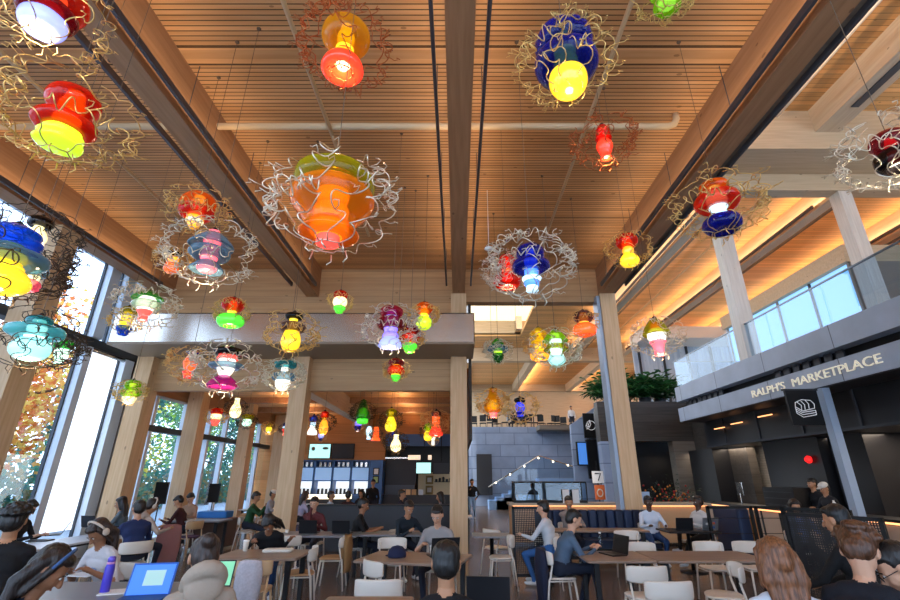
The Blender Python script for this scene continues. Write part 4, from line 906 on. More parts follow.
# staircase with glass rail in front of the stone wall
M_STAIRB = mat('pale_stair', '#8fb2dc', .5)
sa = thing('staircase', 'pale blue stair with glass balustrade before the stone wall', 'staircase', (4.2,28.5,0))
b = MB()
for k in range(8): b.box((-2.4+k*.42,0,0),(2.9,1.4,.17*(k+1)+.3))
b.build('steps', M_STAIRB, sa)
b = MB(); b.tube([(-2.4,-.05,1.2),(.6,-.05,2.9),(2.9,-.05,2.2)], .04, 6); b.build('handrail', M_STEEL, sa, True)
MB().add([(-2.4,-.06,.4),(.6,-.06,1.7),(2.9,-.06,1.7),(2.9,-.06,2.15),(.6,-.06,2.85),(-2.4,-.06,1.15)], [(0,1,2,3,4,5)]).build('glass_panel', M_RAILGLASS, sa)
for k in range(6): MB().ball((-2.0+k*.85,-.08,1.42+min(k,3)*.45-max(0,k-3)*.2), .05, 8, 6).build('rail_light', emit_mat('rail_light', '#fff0d0', 4) if k == 0 else bpy.data.materials['rail_light'], sa)
dp = tag(MB().box((-.5,-.02,-1.3),(.5,.02,1.2)).build('wall_panel', M_CHAR), 'dark framed panel on the far stone wall', 'panel'); dp.location = (1.75,31.9,1.95)
# ---- kiosks
M_KB = mat('kiosk_blue', '#3f6ba8', .4); M_KBL = mat('kiosk_pale_blue', '#8fb8ea', .4, emit='#8fb8ea', es=.35); M_KLIT = emit_mat('lit_shelf', '#eef4f4', .9)
for k in range(4):
    x0 = -7.0+k*.80; t = thing('drink_kiosk', ['blue drink cabinet half behind the second column', 'blue drink cabinet under the pale menu screen', 'blue drink cabinet under the dark menu screen', 'blue drink cabinet beside the blue end panel'][k], 'drink cabinet', (x0,21.5,0))
    MB().box((0,-.3,0),(.78,.4,1.0)).build('base_cabinet', M_KB, t); b = MB(); b.box((0,.3,1.0),(.78,.4,2.42)); b.box((0,-.3,1),(.04,.4,2.42)); b.box((.74,-.3,1),(.78,.4,2.42)); b.box((0,-.3,2.38),(.78,.4,2.42)); b.box((0,-.3,2.1),(.78,.4,2.14)); b.build('carcass', M_KB, t)
    MB().box((.04,-.3,1.6),(.74,-.2,2.1)).build('header_panel', M_KBL, t); MB().box((.06,.2,1.05),(.72,.29,1.55)).build('lit_shelf', M_KLIT, t)
    b = MB()
    for q in range(4): b.cbox((.14+q*.17,.1,1.14+.0*q),(.08,.1,.22+.03*(q % 2)))
    b.build('dispenser_row', M_CHAR, t); b = MB()
    for q in range(3): b.cbox((.18+q*.2,0,2.24),(.1,.2,.18))
    b.build('box_row', M_STEEL, t)
ep = thing('end_panel', 'blue end panel with two small framed notices', 'panel', (-3.75,21.4,0)); MB().box((-.05,-.2,0),(.5,.5,2.42)).build('panel', M_KB, ep)
for z, c in ((1.95, M_WHITE),(1.62, mat('green_notice', '#a8bf7a', .5))): MB().box((.1,-.23,z-.15),(.36,-.2,z+.15)).build('notice_frame', M_BLACK, ep); MB().box((.14,-.24,z-.11),(.32,-.23,z+.11)).build('notice', c, ep)
bc = thing('service_counter', 'counter with a glowing white front in front of the drink cabinets', 'counter', (-5.3,20.2,0)); MB().box((-.95,-.2,0),(.95,.3,.9)).build('body', M_CHAR, bc); MB().box((-.95,-.24,.9),(.95,.3,1.06)).build('glowing_edge', emit_mat('glow_edge', '#fff0d0', 1.6), bc)
for x0, x1, z0, z1, m, l in ((-6.75,-5.75,2.5,3.15,M_SCRC,'pale cyan menu screen on the orange wall'),(-5.7,-4.7,2.5,3.15,M_BLACK,'dark menu screen on the orange wall')):
    t = thing('menu_screen', l, 'screen', ((x0+x1)/2,21.9,(z0+z1)/2)); MB().box((-(x1-x0)/2,-.04,-.33),((x1-x0)/2,.08,.33)).build('case', M_BLACK, t); dsp = MB().box((-(x1-x0)/2+.03,-.05,-.3),((x1-x0)/2-.03,-.04,.3)).build('display', m if m is M_SCRC else M_CHAR, t)
    if m is M_SCRC:
        b = MB(); b.ball((-.3,-.052,.1), (.09,.004,.09), 12, 6); b.ball((.25,-.052,.12), (.14,.004,.06), 12, 6); b.build('menu_pictures', M_GREYP, dsp)
for x0, x1, m, l in ((-1.85,-1.15,M_SCRC,'pale cyan menu screen hanging before the kitchen'),(-1.1,-.35,M_BLACK,'dark menu screen hanging before the kitchen')):
    t = thing('menu_screen', l, 'screen', ((x0+x1)/2,21.6,2.1)); MB().box((-(x1-x0)/2,-.04,-.25),((x1-x0)/2,.04,.25)).build('case', M_BLACK, t); MB().box((-(x1-x0)/2+.03,-.05,-.22),((x1-x0)/2-.03,-.04,.22)).build('display', m if m is M_SCRC else M_CHAR, t)
    MB().tube([(0,0,.25),(0,0,1.47)], .02, 6).build('hanger', M_BLACK, t)
# kitchen
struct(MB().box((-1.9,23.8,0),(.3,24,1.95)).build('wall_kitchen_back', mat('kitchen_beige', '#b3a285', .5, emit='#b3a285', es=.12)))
kf = thing('kitchen_hatch', 'dark framed serving hatch between cabinets and kitchen', 'serving hatch', (-2.6,21.9,0))
b = MB(); b.box((-.6,-.05,1.4),(.75,.05,2.5)); b.build('smoked_panel', M_CHAR, kf); MB().box((-.65,-.07,2.5),(.8,.07,2.56)).build('top_rail', M_STEEL, kf); MB().box((-.65,-.3,0),(3.0,.1,1.0)).build('counter_front', M_CHAR, kf); MB().box((-.6,-.04,1.0),(.7,.04,1.4)).build('pass_panel', mat('slate_panel', '#505a66', .5), kf)
for k, (x, c) in enumerate(((-2.15,'#e0c090'),(-1.9,'#c8a070'),(-1.6,'#b8c8d8'),(-2.4,'#d8b890'))):
    o = tag(MB().cbox((0,0,.11),(.2,.15,.22)).build('snack_box', mat('snack_box_%d' % k, c, .5)), 'small packaged box on the kitchen counter', 'box', 'boxes on the kitchen counter'); o.location = (x,21.7,1.0)
for k, (x, w_) in enumerate(((-1.95,.55),(-1.25,.16),(-.2,.2))):
    o = tag(MB().box((-w_/2,-.02,-.1),(w_/2,.02,.1)).build('light_box', emit_mat('lit_sign_%d' % k, '#f6dcc0', .9)), ['wide lit sign above the kitchen screens', 'square lit sign above the kitchen screens', 'small lit sign beside the central column'][k], 'sign'); o.location = (x,21.85,2.55)
struct(MB().box((-3.3,21.9,3.05),(.3,22.0,3.57)).build('trim_blue_band', M_KB))
for x, z in ((-1.35,1.6),(-1.35,1.15)):
    o = thing('framed_picture', 'brown framed poster in the kitchen, %s' % ('upper' if z > 1.4 else 'lower'), 'picture', (x,23.76,z)); MB().box((-.18,-.03,-.19),(.18,.03,.19)).build('frame', mat('ochre_frame', '#8a7038', .5), o); MB().box((-.1,-.04,-.1),(.1,-.03,.1)).build('print', M_CREAM, o)
o = thing('kitchen_shelf', 'dark kitchen shelf with pots and utensils', 'shelf', (-.6,23.6,1.5)); MB().box((-.5,-.15,0),(.5,.15,.03)).build('board', M_BLACK, o)
b = MB()
for q in range(6): b.lathe([(.05,.03),(.06,.1+.04*(q%3)),(.04,.14+.05*(q%3))], (-.42+q*.17,0,0), 10)
b.build('pots', M_CHAR, o)
# ---- shop counter
co = thing('shop_counter', 'wooden shop counter with warm light under its black top', 'counter', (8.36,12.2,0))
MB().box((-.2,-4.6,.12),(.3,4.2,.86)).build('front', mat('pale_oak_front', '#b39a84', .5), co); MB().box((-.28,-4.7,.92),(.4,4.3,.97)).build('counter_top', M_BLACK, co); MB().box((-.24,-4.6,.88),(-.205,4.2,.915)).build('light_strip', M_LED, co); MB().box((-.17,-4.6,0),(.3,4.2,.12)).build('plinth', M_BLACK, co)
for y in (-3.2,-1.6,.1,1.3,2.6): MB().box((-.215,y,.12),(-.2,y+.5 if y in (.1,) else y+.06,.88)).build('panel_joint', M_BLACK, co)
dn = thing('drinks_cooler', 'black open cooler standing on the shop counter', 'cooler', (8.32,12.6,.97)); MB().box((-.2,-.6,0),(.25,.6,.5)).build('body', M_BLACK, dn)
b = MB()
for q in range(3): b.box((-.215,-.55,.08+q*.15),(-.2,.55,.1+q*.15))
b.build('shelf_rails', M_CHAR, dn)
o = thing('till_screen', 'small bright till screen on the shop counter', 'till', (8.3,14.6,.97), R(75)); MB().tube([(0,0,0),(0,0,.3)], .02, 8).build('stand', M_STEEL, o); MB().box((-.28,-.03,.25),(.28,.0,.6)).build('case', M_STEEL, o); MB().box((-.25,-.035,.28),(.25,-.03,.57)).build('display', emit_mat('till_display', '#9fb4bc', .35), o)
o = tag(MB().lathe([(.04,0),(.045,.18),(.02,.24),(.02,.27)], (0,0,0), 12).build('bottle', M_WHITE, None, True), 'pale bottle standing on the shop counter', 'bottle'); o.location = (8.2,10.9,.97)
o = tag(MB().lathe([(.02,0),(.09,.0),(.1,.05),(.05,.12),(.01,.13)], (0,0,0), 16).build('alarm_strobe', emit_mat('red_strobe', '#e02020', 1.5), None, True), 'round red fire alarm strobe on the dark shop wall', 'alarm'); o.rotation_euler = (0,-PI/2,0); o.location = (9.38,12.9,2.15)
for k, (y, z) in enumerate(((14.4,3.25),(13.0,3.3),(11.3,3.3),(7.3,3.35),(15.4,3.2))):
    o = tag(MB().box((-.02,-.3,-.012),(.02,.3,.012)).build('linear_lamp', M_LED), ['slim warm lamp deep in the shop header', 'slim warm lamp left of the bread sign', 'slim warm lamp beside the bread sign', 'long warm lamp in the shop header nearest the viewer', 'slim warm lamp at the far end of the shop header'][k], 'lamp'); o.location = (8.52,y,z)
# stands in front of the low windows
for k, (px, d) in enumerate(((161,13.1),(214,15.4))):
    p = at(px, 493, d); o = thing('notice_stand', ['black panel on a thin stand by the first low window', 'black panel on a thin stand by the second low window'][k], 'stand', (p.x, d, 0))
    MB().box((-.17,-.02,p.z-.27),(.17,.02,p.z+.27)).build('panel', M_BLACK, o); MB().tube([(0,0,0),(0,0,p.z-.25)], .015, 6).build('pole', M_BLACK, o); MB().lathe([(.16,0),(.16,.02),(.02,.03)], (0,0,0), 14).build('base', M_BLACK, o)
o = tag(MB().box((-.01,-.09,-.09),(.01,.09,.09)).build('wall_box', M_GREYP), 'small brown box on the grey window pier', 'box'); o.location = (-8.24,12.0,1.05); o.rotation_euler = (0,0,R(60))
# ================================================================ SMALL THINGS
M_LAP = mat('laptop_shell', '#1d1e22', .4, .3); M_LAPS = mat('laptop_silver', '#8c9096', .35, .6); M_KEYS = mat('keyboard', '#0c0c0e', .5)
def laptop(p, deg, label, shell=None, scr=None, ang=108, w_=.33):
    shell = shell or M_LAP; t = thing('laptop', label, 'laptop', p, R(deg))
    bs_ = MB().rbox((-w_/2,-.115,0),(w_/2,.115,.016), .012).build('base', shell, t); MB().box((-w_/2+.03,-.03,.0162),(w_/2-.03,.095,.018)).build('keyboard', M_KEYS, bs_)
    rot = Euler((R(ang-90)*-1, 0, 0)); c = Vector((0,.115,.014))+rot.to_matrix()@Vector((0,0,.11))
    ld_ = MB().cbox(c, (w_,.009,.225), rot).build('lid', shell, t); c2 = c+rot.to_matrix()@Vector((0,-.0052,.002))
    s = MB().cbox(c2, (w_-.02,.002,.2), rot).build('display', scr or M_KEYS, ld_); return t
def tz(px, py, z=TH):
    q = onz(px, py, z); return (q.x, q.y, z)
M_SCRG = emit_mat('green_sheet_screen', '#7fd0a0', .45); M_SCRD = emit_mat('blue_page_screen', '#3f7fe0', .5)
laptop(tz(53,535), -55, 'open dark laptop standing alone on the long window table', ang=115)
laptop(tz(93,527), 170, 'small open dark laptop at the far end of the long window table')
laptop((-2.75,9.5,TH), 180, 'black laptop lid on the window side of the grey table', ang=104)
laptop((-2.12,9.45,TH), 176, 'black laptop lid beside the person in maroon', ang=104)
laptop((-.2,6.85,TH), 198, 'open black laptop in front of the person in the grey shirt', ang=104, w_=.38)
laptop((2.08,6.95,TH), -72, 'open dark laptop of the person in the blue sweater', ang=104)
laptop((4.45,10.1,TH), 178, 'dark brown laptop lid in front of the person in the white shirt')
L2 = laptop((4.95,10.12,TH), 186, 'pale laptop with colourful stickers facing the room', M_LAPS)
b = MB(); rnd = random.Random(3)
for k in range(9): b.cbox((rnd.uniform(-.12,.12),.16+.0*k,rnd.uniform(.05,.19)),(.05,.002,.04), Euler((R(-18),0,rnd.uniform(-.0,.0))), k % 3)
b.build('stickers', [M_OR, M_WHITE, M_KB], L2)
laptop(tz(205,592), 150-150+8, 'open laptop showing a green sheet beside the cream hood', M_LAP, M_SCRG, 112, .36)
laptop((-2.3,5.9,TH), -10, 'slim closed-looking tablet on the coffee table', M_LAP, None, 170, .2) if False else None
# blue framed tablet
tb = thing('tablet_computer', 'tablet with blue lit page standing in a blue folding case', 'tablet', tz(144,598), R(12))
rot = Euler((R(-22),0,0)); c = rot.to_matrix()@Vector((0,0,.13))+Vector((0,.05,.0)); MB().cbox(c, (.36,.012,.26), rot).build('case', mat('blue_case', '#1f5fc0', .5), tb); MB().cbox(c+rot.to_matrix()@Vector((0,-.008,0)), (.33,.004,.23), rot).build('display', M_SCRD, tb)
MB().cbox(c+rot.to_matrix()@Vector((.02,-.0115,.01)), (.16,.002,.12), rot).build('page', emit_mat('grey_page', '#9fc4c0', .5), tb); MB().box((-.18,-.16,0),(.18,.06,.012)).build('flap', mat('blue_case2', '#163f80', .5), tb)
# purple bottle
bo = thing('water_bottle', 'tall violet water bottle with a pink band on the nearest table', 'bottle', tz(104,593)); 
MB().lathe([(.034,0),(.038,.01),(.038,.20),(.030,.235)], (0,0,0), 20).build('body', mat('violet_bottle', '#4a3fc0', .35), bo, True); MB().lathe([(.0315,.226),(.0325,.235),(.0315,.245)], (0,0,0), 20).build('band', mat('pink_band', '#d090b8', .5), bo, True); MB().lathe([(.030,.245),(.031,.275),(.02,.29)], (0,0,0), 20).build('cap', mat('violet_cap', '#6a58d0', .4), bo, True)
def cup(p, label, lid=True, h=.12, m=None):
    t = thing('coffee_cup', label, 'cup', p); MB().lathe([(.028,0),(.03,.002),(.04,h)], (0,0,0), 16).build('body', m or M_CREAM, t, True)
    if lid: MB().lathe([(.042,h),(.043,h+.008),(.034,h+.02),(.03,h+.021)], (0,0,0), 16).build('lid', M_WHITE, t, True)
cup(tz(245,551), 'paper coffee cup beside the slumped person in black')
cup(tz(433,557), 'white lidded coffee cup near the grey shirt')
cup(tz(287,533), 'tiny cup beside the black laptops', False, .06)
wb = thing('water_bottle', 'clear plastic water bottle on the joined brown tables', 'bottle', tz(601,548)); MB().lathe([(.03,0),(.032,.02),(.032,.13),(.014,.17),(.014,.19)], (0,0,0), 16).build('body', M_RAILGLASS, wb, True); MB().lathe([(.016,.19),(.016,.21)], (0,0,0), 12).build('cap', M_WHITE, wb)
M_CAPB = mat('navy_cap_cloth', '#101a3c', .8)
cp_ = thing('baseball_cap', 'dark blue cap lying on the centre table beside the laptop', 'cap', tz(397,557), R(40)); MB().lathe([(.115,0),(.12,.03),(.108,.08),(.07,.12),(.015,.135)], (0,0,0), 22).build('crown', M_CAPB, cp_, True); MB().rbox((-.08,.08,.0),(.08,.19,.012), .05, 5).build('brim', M_CAPB, cp_)
fb = thing('food_box', 'white food wrapper beside the slumped person', 'food container', tz(278,552), R(5)); MB().rbox((-.2,-.1,0),(.2,.1,.045), .06, 5).build('wrapper', M_CREAM, fb, True)
for k, (px, py, w_, d_, a) in enumerate(((120,592,.3,.21,20),(84,575,.28,.2,-10),(185,598,.22,.3,5),(150,583,.2,.14,40))):
    o = tag(MB().box((-w_/2,-d_/2,0),(w_/2,d_/2,.008)).build('notebook', M_WHITE), ['white sheet of paper under the violet bottle', 'open white notebook in front of the person in headphones', 'white sheet beside the green-screened laptop', 'small white card behind the tablet'][k], 'paper'); o.location = tz(px, py, TH+.0005); o.rotation_euler = (0,0,R(a))
for k, (px, py, a) in enumerate(((40,541,10),(112,527,0))):
    o = tag(MB().rbox((-.16,-.11,0),(.16,.11,.02), .02).build('tablet_sleeve', M_BLACK), ['black folder lying on the long window table', 'crumpled black bag at the far end of the window table'][k], 'folder'); o.location = tz(px, py); o.rotation_euler = (0,0,R(a))
# bags and jackets
def cloth(name, pts, r, m, label, cat, seed=1, loc=(0,0,0), vox=.02):
    b = MB()
    for a, c, ra, rb in pts: b.caps(a, c, ra, rb, 10)
    o = b.build(name, m, None, True); o.location = loc
    return tag(o, label, cat)
def drape(X, Y, deg, w_, z1, z0, m, label, seed, name='jacket', cat='jacket'):
    """garment hung over a chair back"""
    b = MB(); rnd = random.Random(seed); rows = []; n = 26
    for k in range(12):
        t = k/11; z = z1+(z0-z1)*t; th = .055+.03*math.sin(PI*t); ww = w_/2*(.82+.3*math.sin(PI*min(1,t+.1))*.6+.1*t); row = []
        for g in range(n):
            a = 2*PI*g/n; c_, s_ = math.cos(a), math.sin(a)
            fold = 1+.16*math.sin(a*5+seed+t*3)*min(1,t*2)
            row.append((ww*c_, -.235+(th*s_)*fold+.02*math.sin(c_*6+seed)*t, z+.02*math.sin(a*3+seed)*(t > .9)-.03*abs(c_)**3*(t < .15)))
        rows.append(row)
    b.rows(rows, True, True); o = b.build(name, m, None, True); o.location = (X, Y, 0); o.rotation_euler = (0,0,R(deg)); return tag(o, label, cat)
def on_chair(ch, m, label, seed, w_=.44, z0=.25, **k):
    return drape(ch.location.x, ch.location.y, math.degrees(ch.rotation_euler.z), w_, .80, z0, m, label, seed, **k)
on_chair(CJ, mat('camel_wool', '#8f6c44', .9, bump=.3), 'camel jacket hanging over the back of the tan-seated chair', 3)
on_chair(CB, mat('plaid_bag', '#b9b6bd', .8, vary=.3, vscale=40), 'white plaid tote bag hanging on the wooden chair', 7, .3, .3, name='tote_bag', cat='bag')
drape(*(tz(138,538,.0)[:2] if False else (-5.75,10.3)), 20, .42, .84, .1, mat('dusty_pink_coat', '#9a6a66', .9, bump=.3), 'dusty pink coat hanging behind the person in the dark blue shirt', 9, 'coat', 'coat')
# ---- mezzanine furniture seen over the stone wall
rnd = random.Random(11)
mz = None
for k in range(14):
    x = 1.2+k*.55+rnd.uniform(-.1,.1); y = 33.4+rnd.uniform(0,1.2)
    if mz is None:
        mz = thing('mezzanine_chair', 'dark chair on the far mezzanine behind the stone wall', 'chair', (x,y,4.9), 0, 'chairs on the far mezzanine'); MB().rbox((-.24,-.24,.42),(.24,.24,.48), .05).build('seat', M_BLACK, mz); MB().rbox((-.23,.18,.55),(.23,.24,1.0), .03).build('backrest', M_BLACK, mz)
        for sx in (-1,1):
            for sy in (-1,1): MB().tube([(sx*.2,sy*.2,.42),(sx*.22,sy*.22,0)], .015, 6).build('leg', M_LEG, mz)
    else: dup(mz, (x,y,4.9), rnd.uniform(0,6), None, 'chairs on the far mezzanine')
for k, x in enumerate((2.5,5.5)):
    t = thing('high_table', ['dark high table on the far mezzanine toward the column', 'dark high table on the far mezzanine toward the stair'][k], 'table', (x,34.0,4.9)); MB().rbox((-.6,-.35,1.0),(.6,.35,1.05), .04).build('table_top', M_BLACK, t); MB().tube([(0,0,0),(0,0,1.0)], .04, 8).build('pedestal', M_LEG, t)
# ================================================================ PLANTS
def leaf_plant(x, y, z, h, n, label, seed, m1, m2):
    t = thing('potted_palm', label, 'plant', (x,y,z)); rnd = random.Random(seed); b = MB()
    MB().lathe([(.22,0),(.28,.3),(.24,.31),(.1,.29)], (0,0,0), 16).build('pot', M_CHAR, t, True)
    for k in range(n):
        a = rnd.uniform(0,2*PI); r = h*rnd.uniform(.5,1.0); up = rnd.uniform(.3,1.1); pts = []
        for j in range(7):
            u = j/6; pts.append(Vector((math.cos(a)*r*u*.75, math.sin(a)*r*u*.75, .25+h*up*(u-.55*u*u*rnd.uniform(.7,1.3)))))
        b.tube(pts, .006, 3)
        for j in range(2,7):
            for s in (-1,1):
                p = pts[j]; d = (pts[j]-pts[j-1]).normalized(); side = Vector((-math.sin(a), math.cos(a), 0))*s; L = h*.26
                tip = p+(side*.8+d*.5+Vector((0,0,-.25)))*L; w_ = d*h*.03; b.add([p-w_, p+w_+(tip-p)*.4+Vector((0,0,.01)), tip, p-w_+(tip-p)*.4], [(0,1,2,3)], rnd.randint(0,1))
    b.build('fronds', [m1, m2], t); return t
ML1 = mat('leaf_green', '#2f6a34', .5); ML2 = mat('leaf_deep_green', '#1c4a26', .5)
for k, x in enumerate((6.9,7.7,8.5,9.3)):
    leaf_plant(x, 21.0+.3*(k%2), 4.765, 1.7+.25*(k%2), 95, ['leafy plant on the dark portal next to the timber column', 'leafy plant on the dark portal, second from the timber column', 'leafy plant on the dark portal, third from the timber column', 'leafy plant on the dark portal nearest the curtained window'][k], 20+k, ML1, ML2)
sf = struct(MB().box((7.4,20.5,4.56),(10.2,22.5,4.76)).build('floor_portal_top', M_DARKP))
# ---- trees outside
def tree(x, y, h, sp, cols, label, seed, trunk='#5a4a40', n=3200):
    t = thing('tree', label, 'tree', (x,y,-.15)); rnd = random.Random(seed); b = MB(); tips = []
    b.tube([(0,0,0),(.1,0,h*.3),(-.05,.1,h*.6),(0,0,h*.9)], [.22,.17,.11,.04], 8)
    for k in range(13):
        z = h*rnd.uniform(.3,.85); a = rnd.uniform(0,2*PI); L = sp*rnd.uniform(.5,1); e = Vector((math.cos(a)*L, math.sin(a)*L, z+L*.5)); m_ = Vector((e.x*.5, e.y*.5, z+L*.15)); b.tube([(0,0,z), m_, e], [.07,.045,.02], 5); tips += [m_, e, (e+m_)/2]
    b.build('trunk', mat('bark'+trunk, trunk, .9), t)
    f = MB()
    for k in range(n):
        c = rnd.choice(tips); p = c+Vector((rnd.gauss(0,.55), rnd.gauss(0,.55), rnd.gauss(0,.5)))*sp*.35; d = Vector((rnd.uniform(-1,1),rnd.uniform(-1,1),rnd.uniform(-1,1))).normalized(); s = d.orthogonal().normalized()
        L = rnd.uniform(.07,.15); f.add([p-d*L, p+s*L*.6, p+d*L, p-s*L*.6], [(0,1,2,3)], rnd.randrange(len(cols)))
    f.build('foliage', [leaf_mat(c) for c in cols], t); return t
GRN = ['#5f8a4a','#96b84e','#4a7a52']; YEL = ['#e0cc4a','#d0b438','#a8bc4e']; ORA = ['#e0a04a','#c8743c','#e0c060']; TEA = ['#2f6a62','#3f8068','#27584e']
for k, a in enumerate(((-19,8.5,8,2.8,YEL,'yellow-green autumn tree beyond the tall window'),(-21,11.5,11,3.0,GRN,'light green tree beyond the bright shade'),(-18,4.8,5.5,2.2,ORA,'orange-red autumn tree low beyond the first window'),
     (-16,16.5,8,2.4,ORA,'orange autumn tree seen beside the first timber column'),(-14.5,19.5,6,1.9,TEA,'dark teal evergreen seen beside the grey pier'),(-17,24,8,2.6,TEA,'dark evergreen beyond the first low window'),
     (-16,29,8,2.6,GRN,'green tree beyond the second low window'),(-18,36,9,3,TEA,'dark evergreen beyond the third low window'),(-23,7,11,3.2,GRN,'tall green tree far beyond the first window'),(-16,22,7,2.2,YEL,'yellow tree beyond the low windows'),(-19,45,9,3.2,GRN,'green tree farthest beyond the low windows'))):
    tree(*a, 60+k)
hd_ = tag((lambda: (lambda f, rnd: [f.add([p-d*.15, p+s_*.1, p+d*.15, p-s_*.1], [(0,1,2,3)], rnd.randint(0,2)) for p, d, s_ in ((lambda p, d: (p, d, d.orthogonal().normalized()))(Vector((rnd.gauss(0,.5), rnd.uniform(-24,24), abs(rnd.gauss(.9,1.3)))), Vector((rnd.uniform(-1,1),rnd.uniform(-1,1),rnd.uniform(-1,1))).normalized()) for _ in range(16000))] and f)(MB(), random.Random(8)))().build('hedge', [leaf_mat(c) for c in TEA[:2]+['#8a7a4a']]), 'long clipped hedge outside beyond the low windows', 'hedge'); hd_.location = (-19,30,-.1)
# sun umbrella with white frame outside
um = thing('patio_umbrella', 'blue patio umbrella outside the first window', 'umbrella', (-13.6,7.2,-.12))
b = MB(); c = (0,0,2.75); n = 8
for k in range(n):
    a0, a1 = 2*PI*k/n, 2*PI*(k+1)/n; b.add([(0,0,2.75),(1.7*math.cos(a0),1.7*math.sin(a0),2.2),(1.7*math.cos(a1),1.7*math.sin(a1),2.2),(1.7*math.cos(a1),1.7*math.sin(a1),2.05),(1.7*math.cos(a0),1.7*math.sin(a0),2.05)], [(0,1,2),(1,4,3,2)])
b.build('canopy', mat('blue_canvas', '#2f6fd0', .8), um); MB().tube([(0,0,0),(0,0,2.75)], .03, 8).build('pole', M_WHITE, um)
for k in range(3):
    o = tag(MB().tube([(-.5,0,0),(-.5,0,2.5),(.5,0,2.6),(.5,0,0)], .035, 6).build('garden_frame', M_WHITE), ['white garden frame outside, nearest the umbrella', 'white garden frame outside, in the middle', 'white garden frame outside, nearest the bright shade'][k], 'frame'); o.location = (-12.4-.5*k,8.3+k*.7,-.12); o.rotation_euler = (0,0,R(70))
# ================================================================ PEOPLE
import numpy as np
def two_bone(a, t, l1, l2, hint):
    d = t-a; L = d.length
    if L > (l1+l2)*.985: t = a+d.normalized()*(l1+l2)*.985; d = t-a; L = d.length
    u = d.normalized(); x = (l1*l1-l2*l2+L*L)/(2*L); hgt = math.sqrt(max(0, l1*l1-x*x)); s = hint-u*hint.dot(u)
    if s.length < 1e-4: s = u.orthogonal()
    return a+u*x+s.normalized()*hgt, t
def remesh(b, vox, smooth=5):
    """merge overlapping solids into one continuous skin"""
    me = bpy.data.meshes.new('tmp'); me.from_pydata(b.v, [], b.f); o = bpy.data.objects.new('tmp', me); COL.objects.link(o)
    r = o.modifiers.new('r', 'REMESH'); r.mode = 'VOXEL'; r.voxel_size = vox
    s = o.modifiers.new('s', 'SMOOTH'); s.iterations = smooth; s.factor = .5
    dg = bpy.context.evaluated_depsgraph_get(); m2 = bpy.data.meshes.new_from_object(o.evaluated_get(dg)); bpy.data.objects.remove(o); bpy.data.meshes.remove(me)
    V = np.empty(len(m2.vertices)*3); m2.vertices.foreach_get('co', V); V = V.reshape(-1,3); F = [tuple(p.vertices) for p in m2.polygons]; bpy.data.meshes.remove(m2); return V, F
def near_region(V, F, prims):
    C = np.array([V[list(f)].mean(axis=0) for f in F]); D = []
    for a, b_, ra, rb, reg in prims:
        a = np.array(a); b_ = np.array(b_); ab = b_-a; L2 = max(1e-9, ab@ab); t = np.clip(((C-a)@ab)/L2, 0, 1); q = a+t[:,None]*ab; D.append(np.linalg.norm(C-q, axis=1)-(ra+(rb-ra)*t))
    k = np.argmin(np.array(D), axis=0); return [prims[i][4] for i in k]
def fmat(c, kind='cloth'):
    if kind == 'skin': return mat('skin'+c, c, .5)
    if kind == 'hair': return hair_mat('hair'+c, c)
    return mat('cloth'+c, c, .85, bump=.25, bscale=45)
SK = dict(light='#c99a7d', mid='#b07f5e', tan='#96674a', dark='#4f3426')
npers = 0; CH = {}
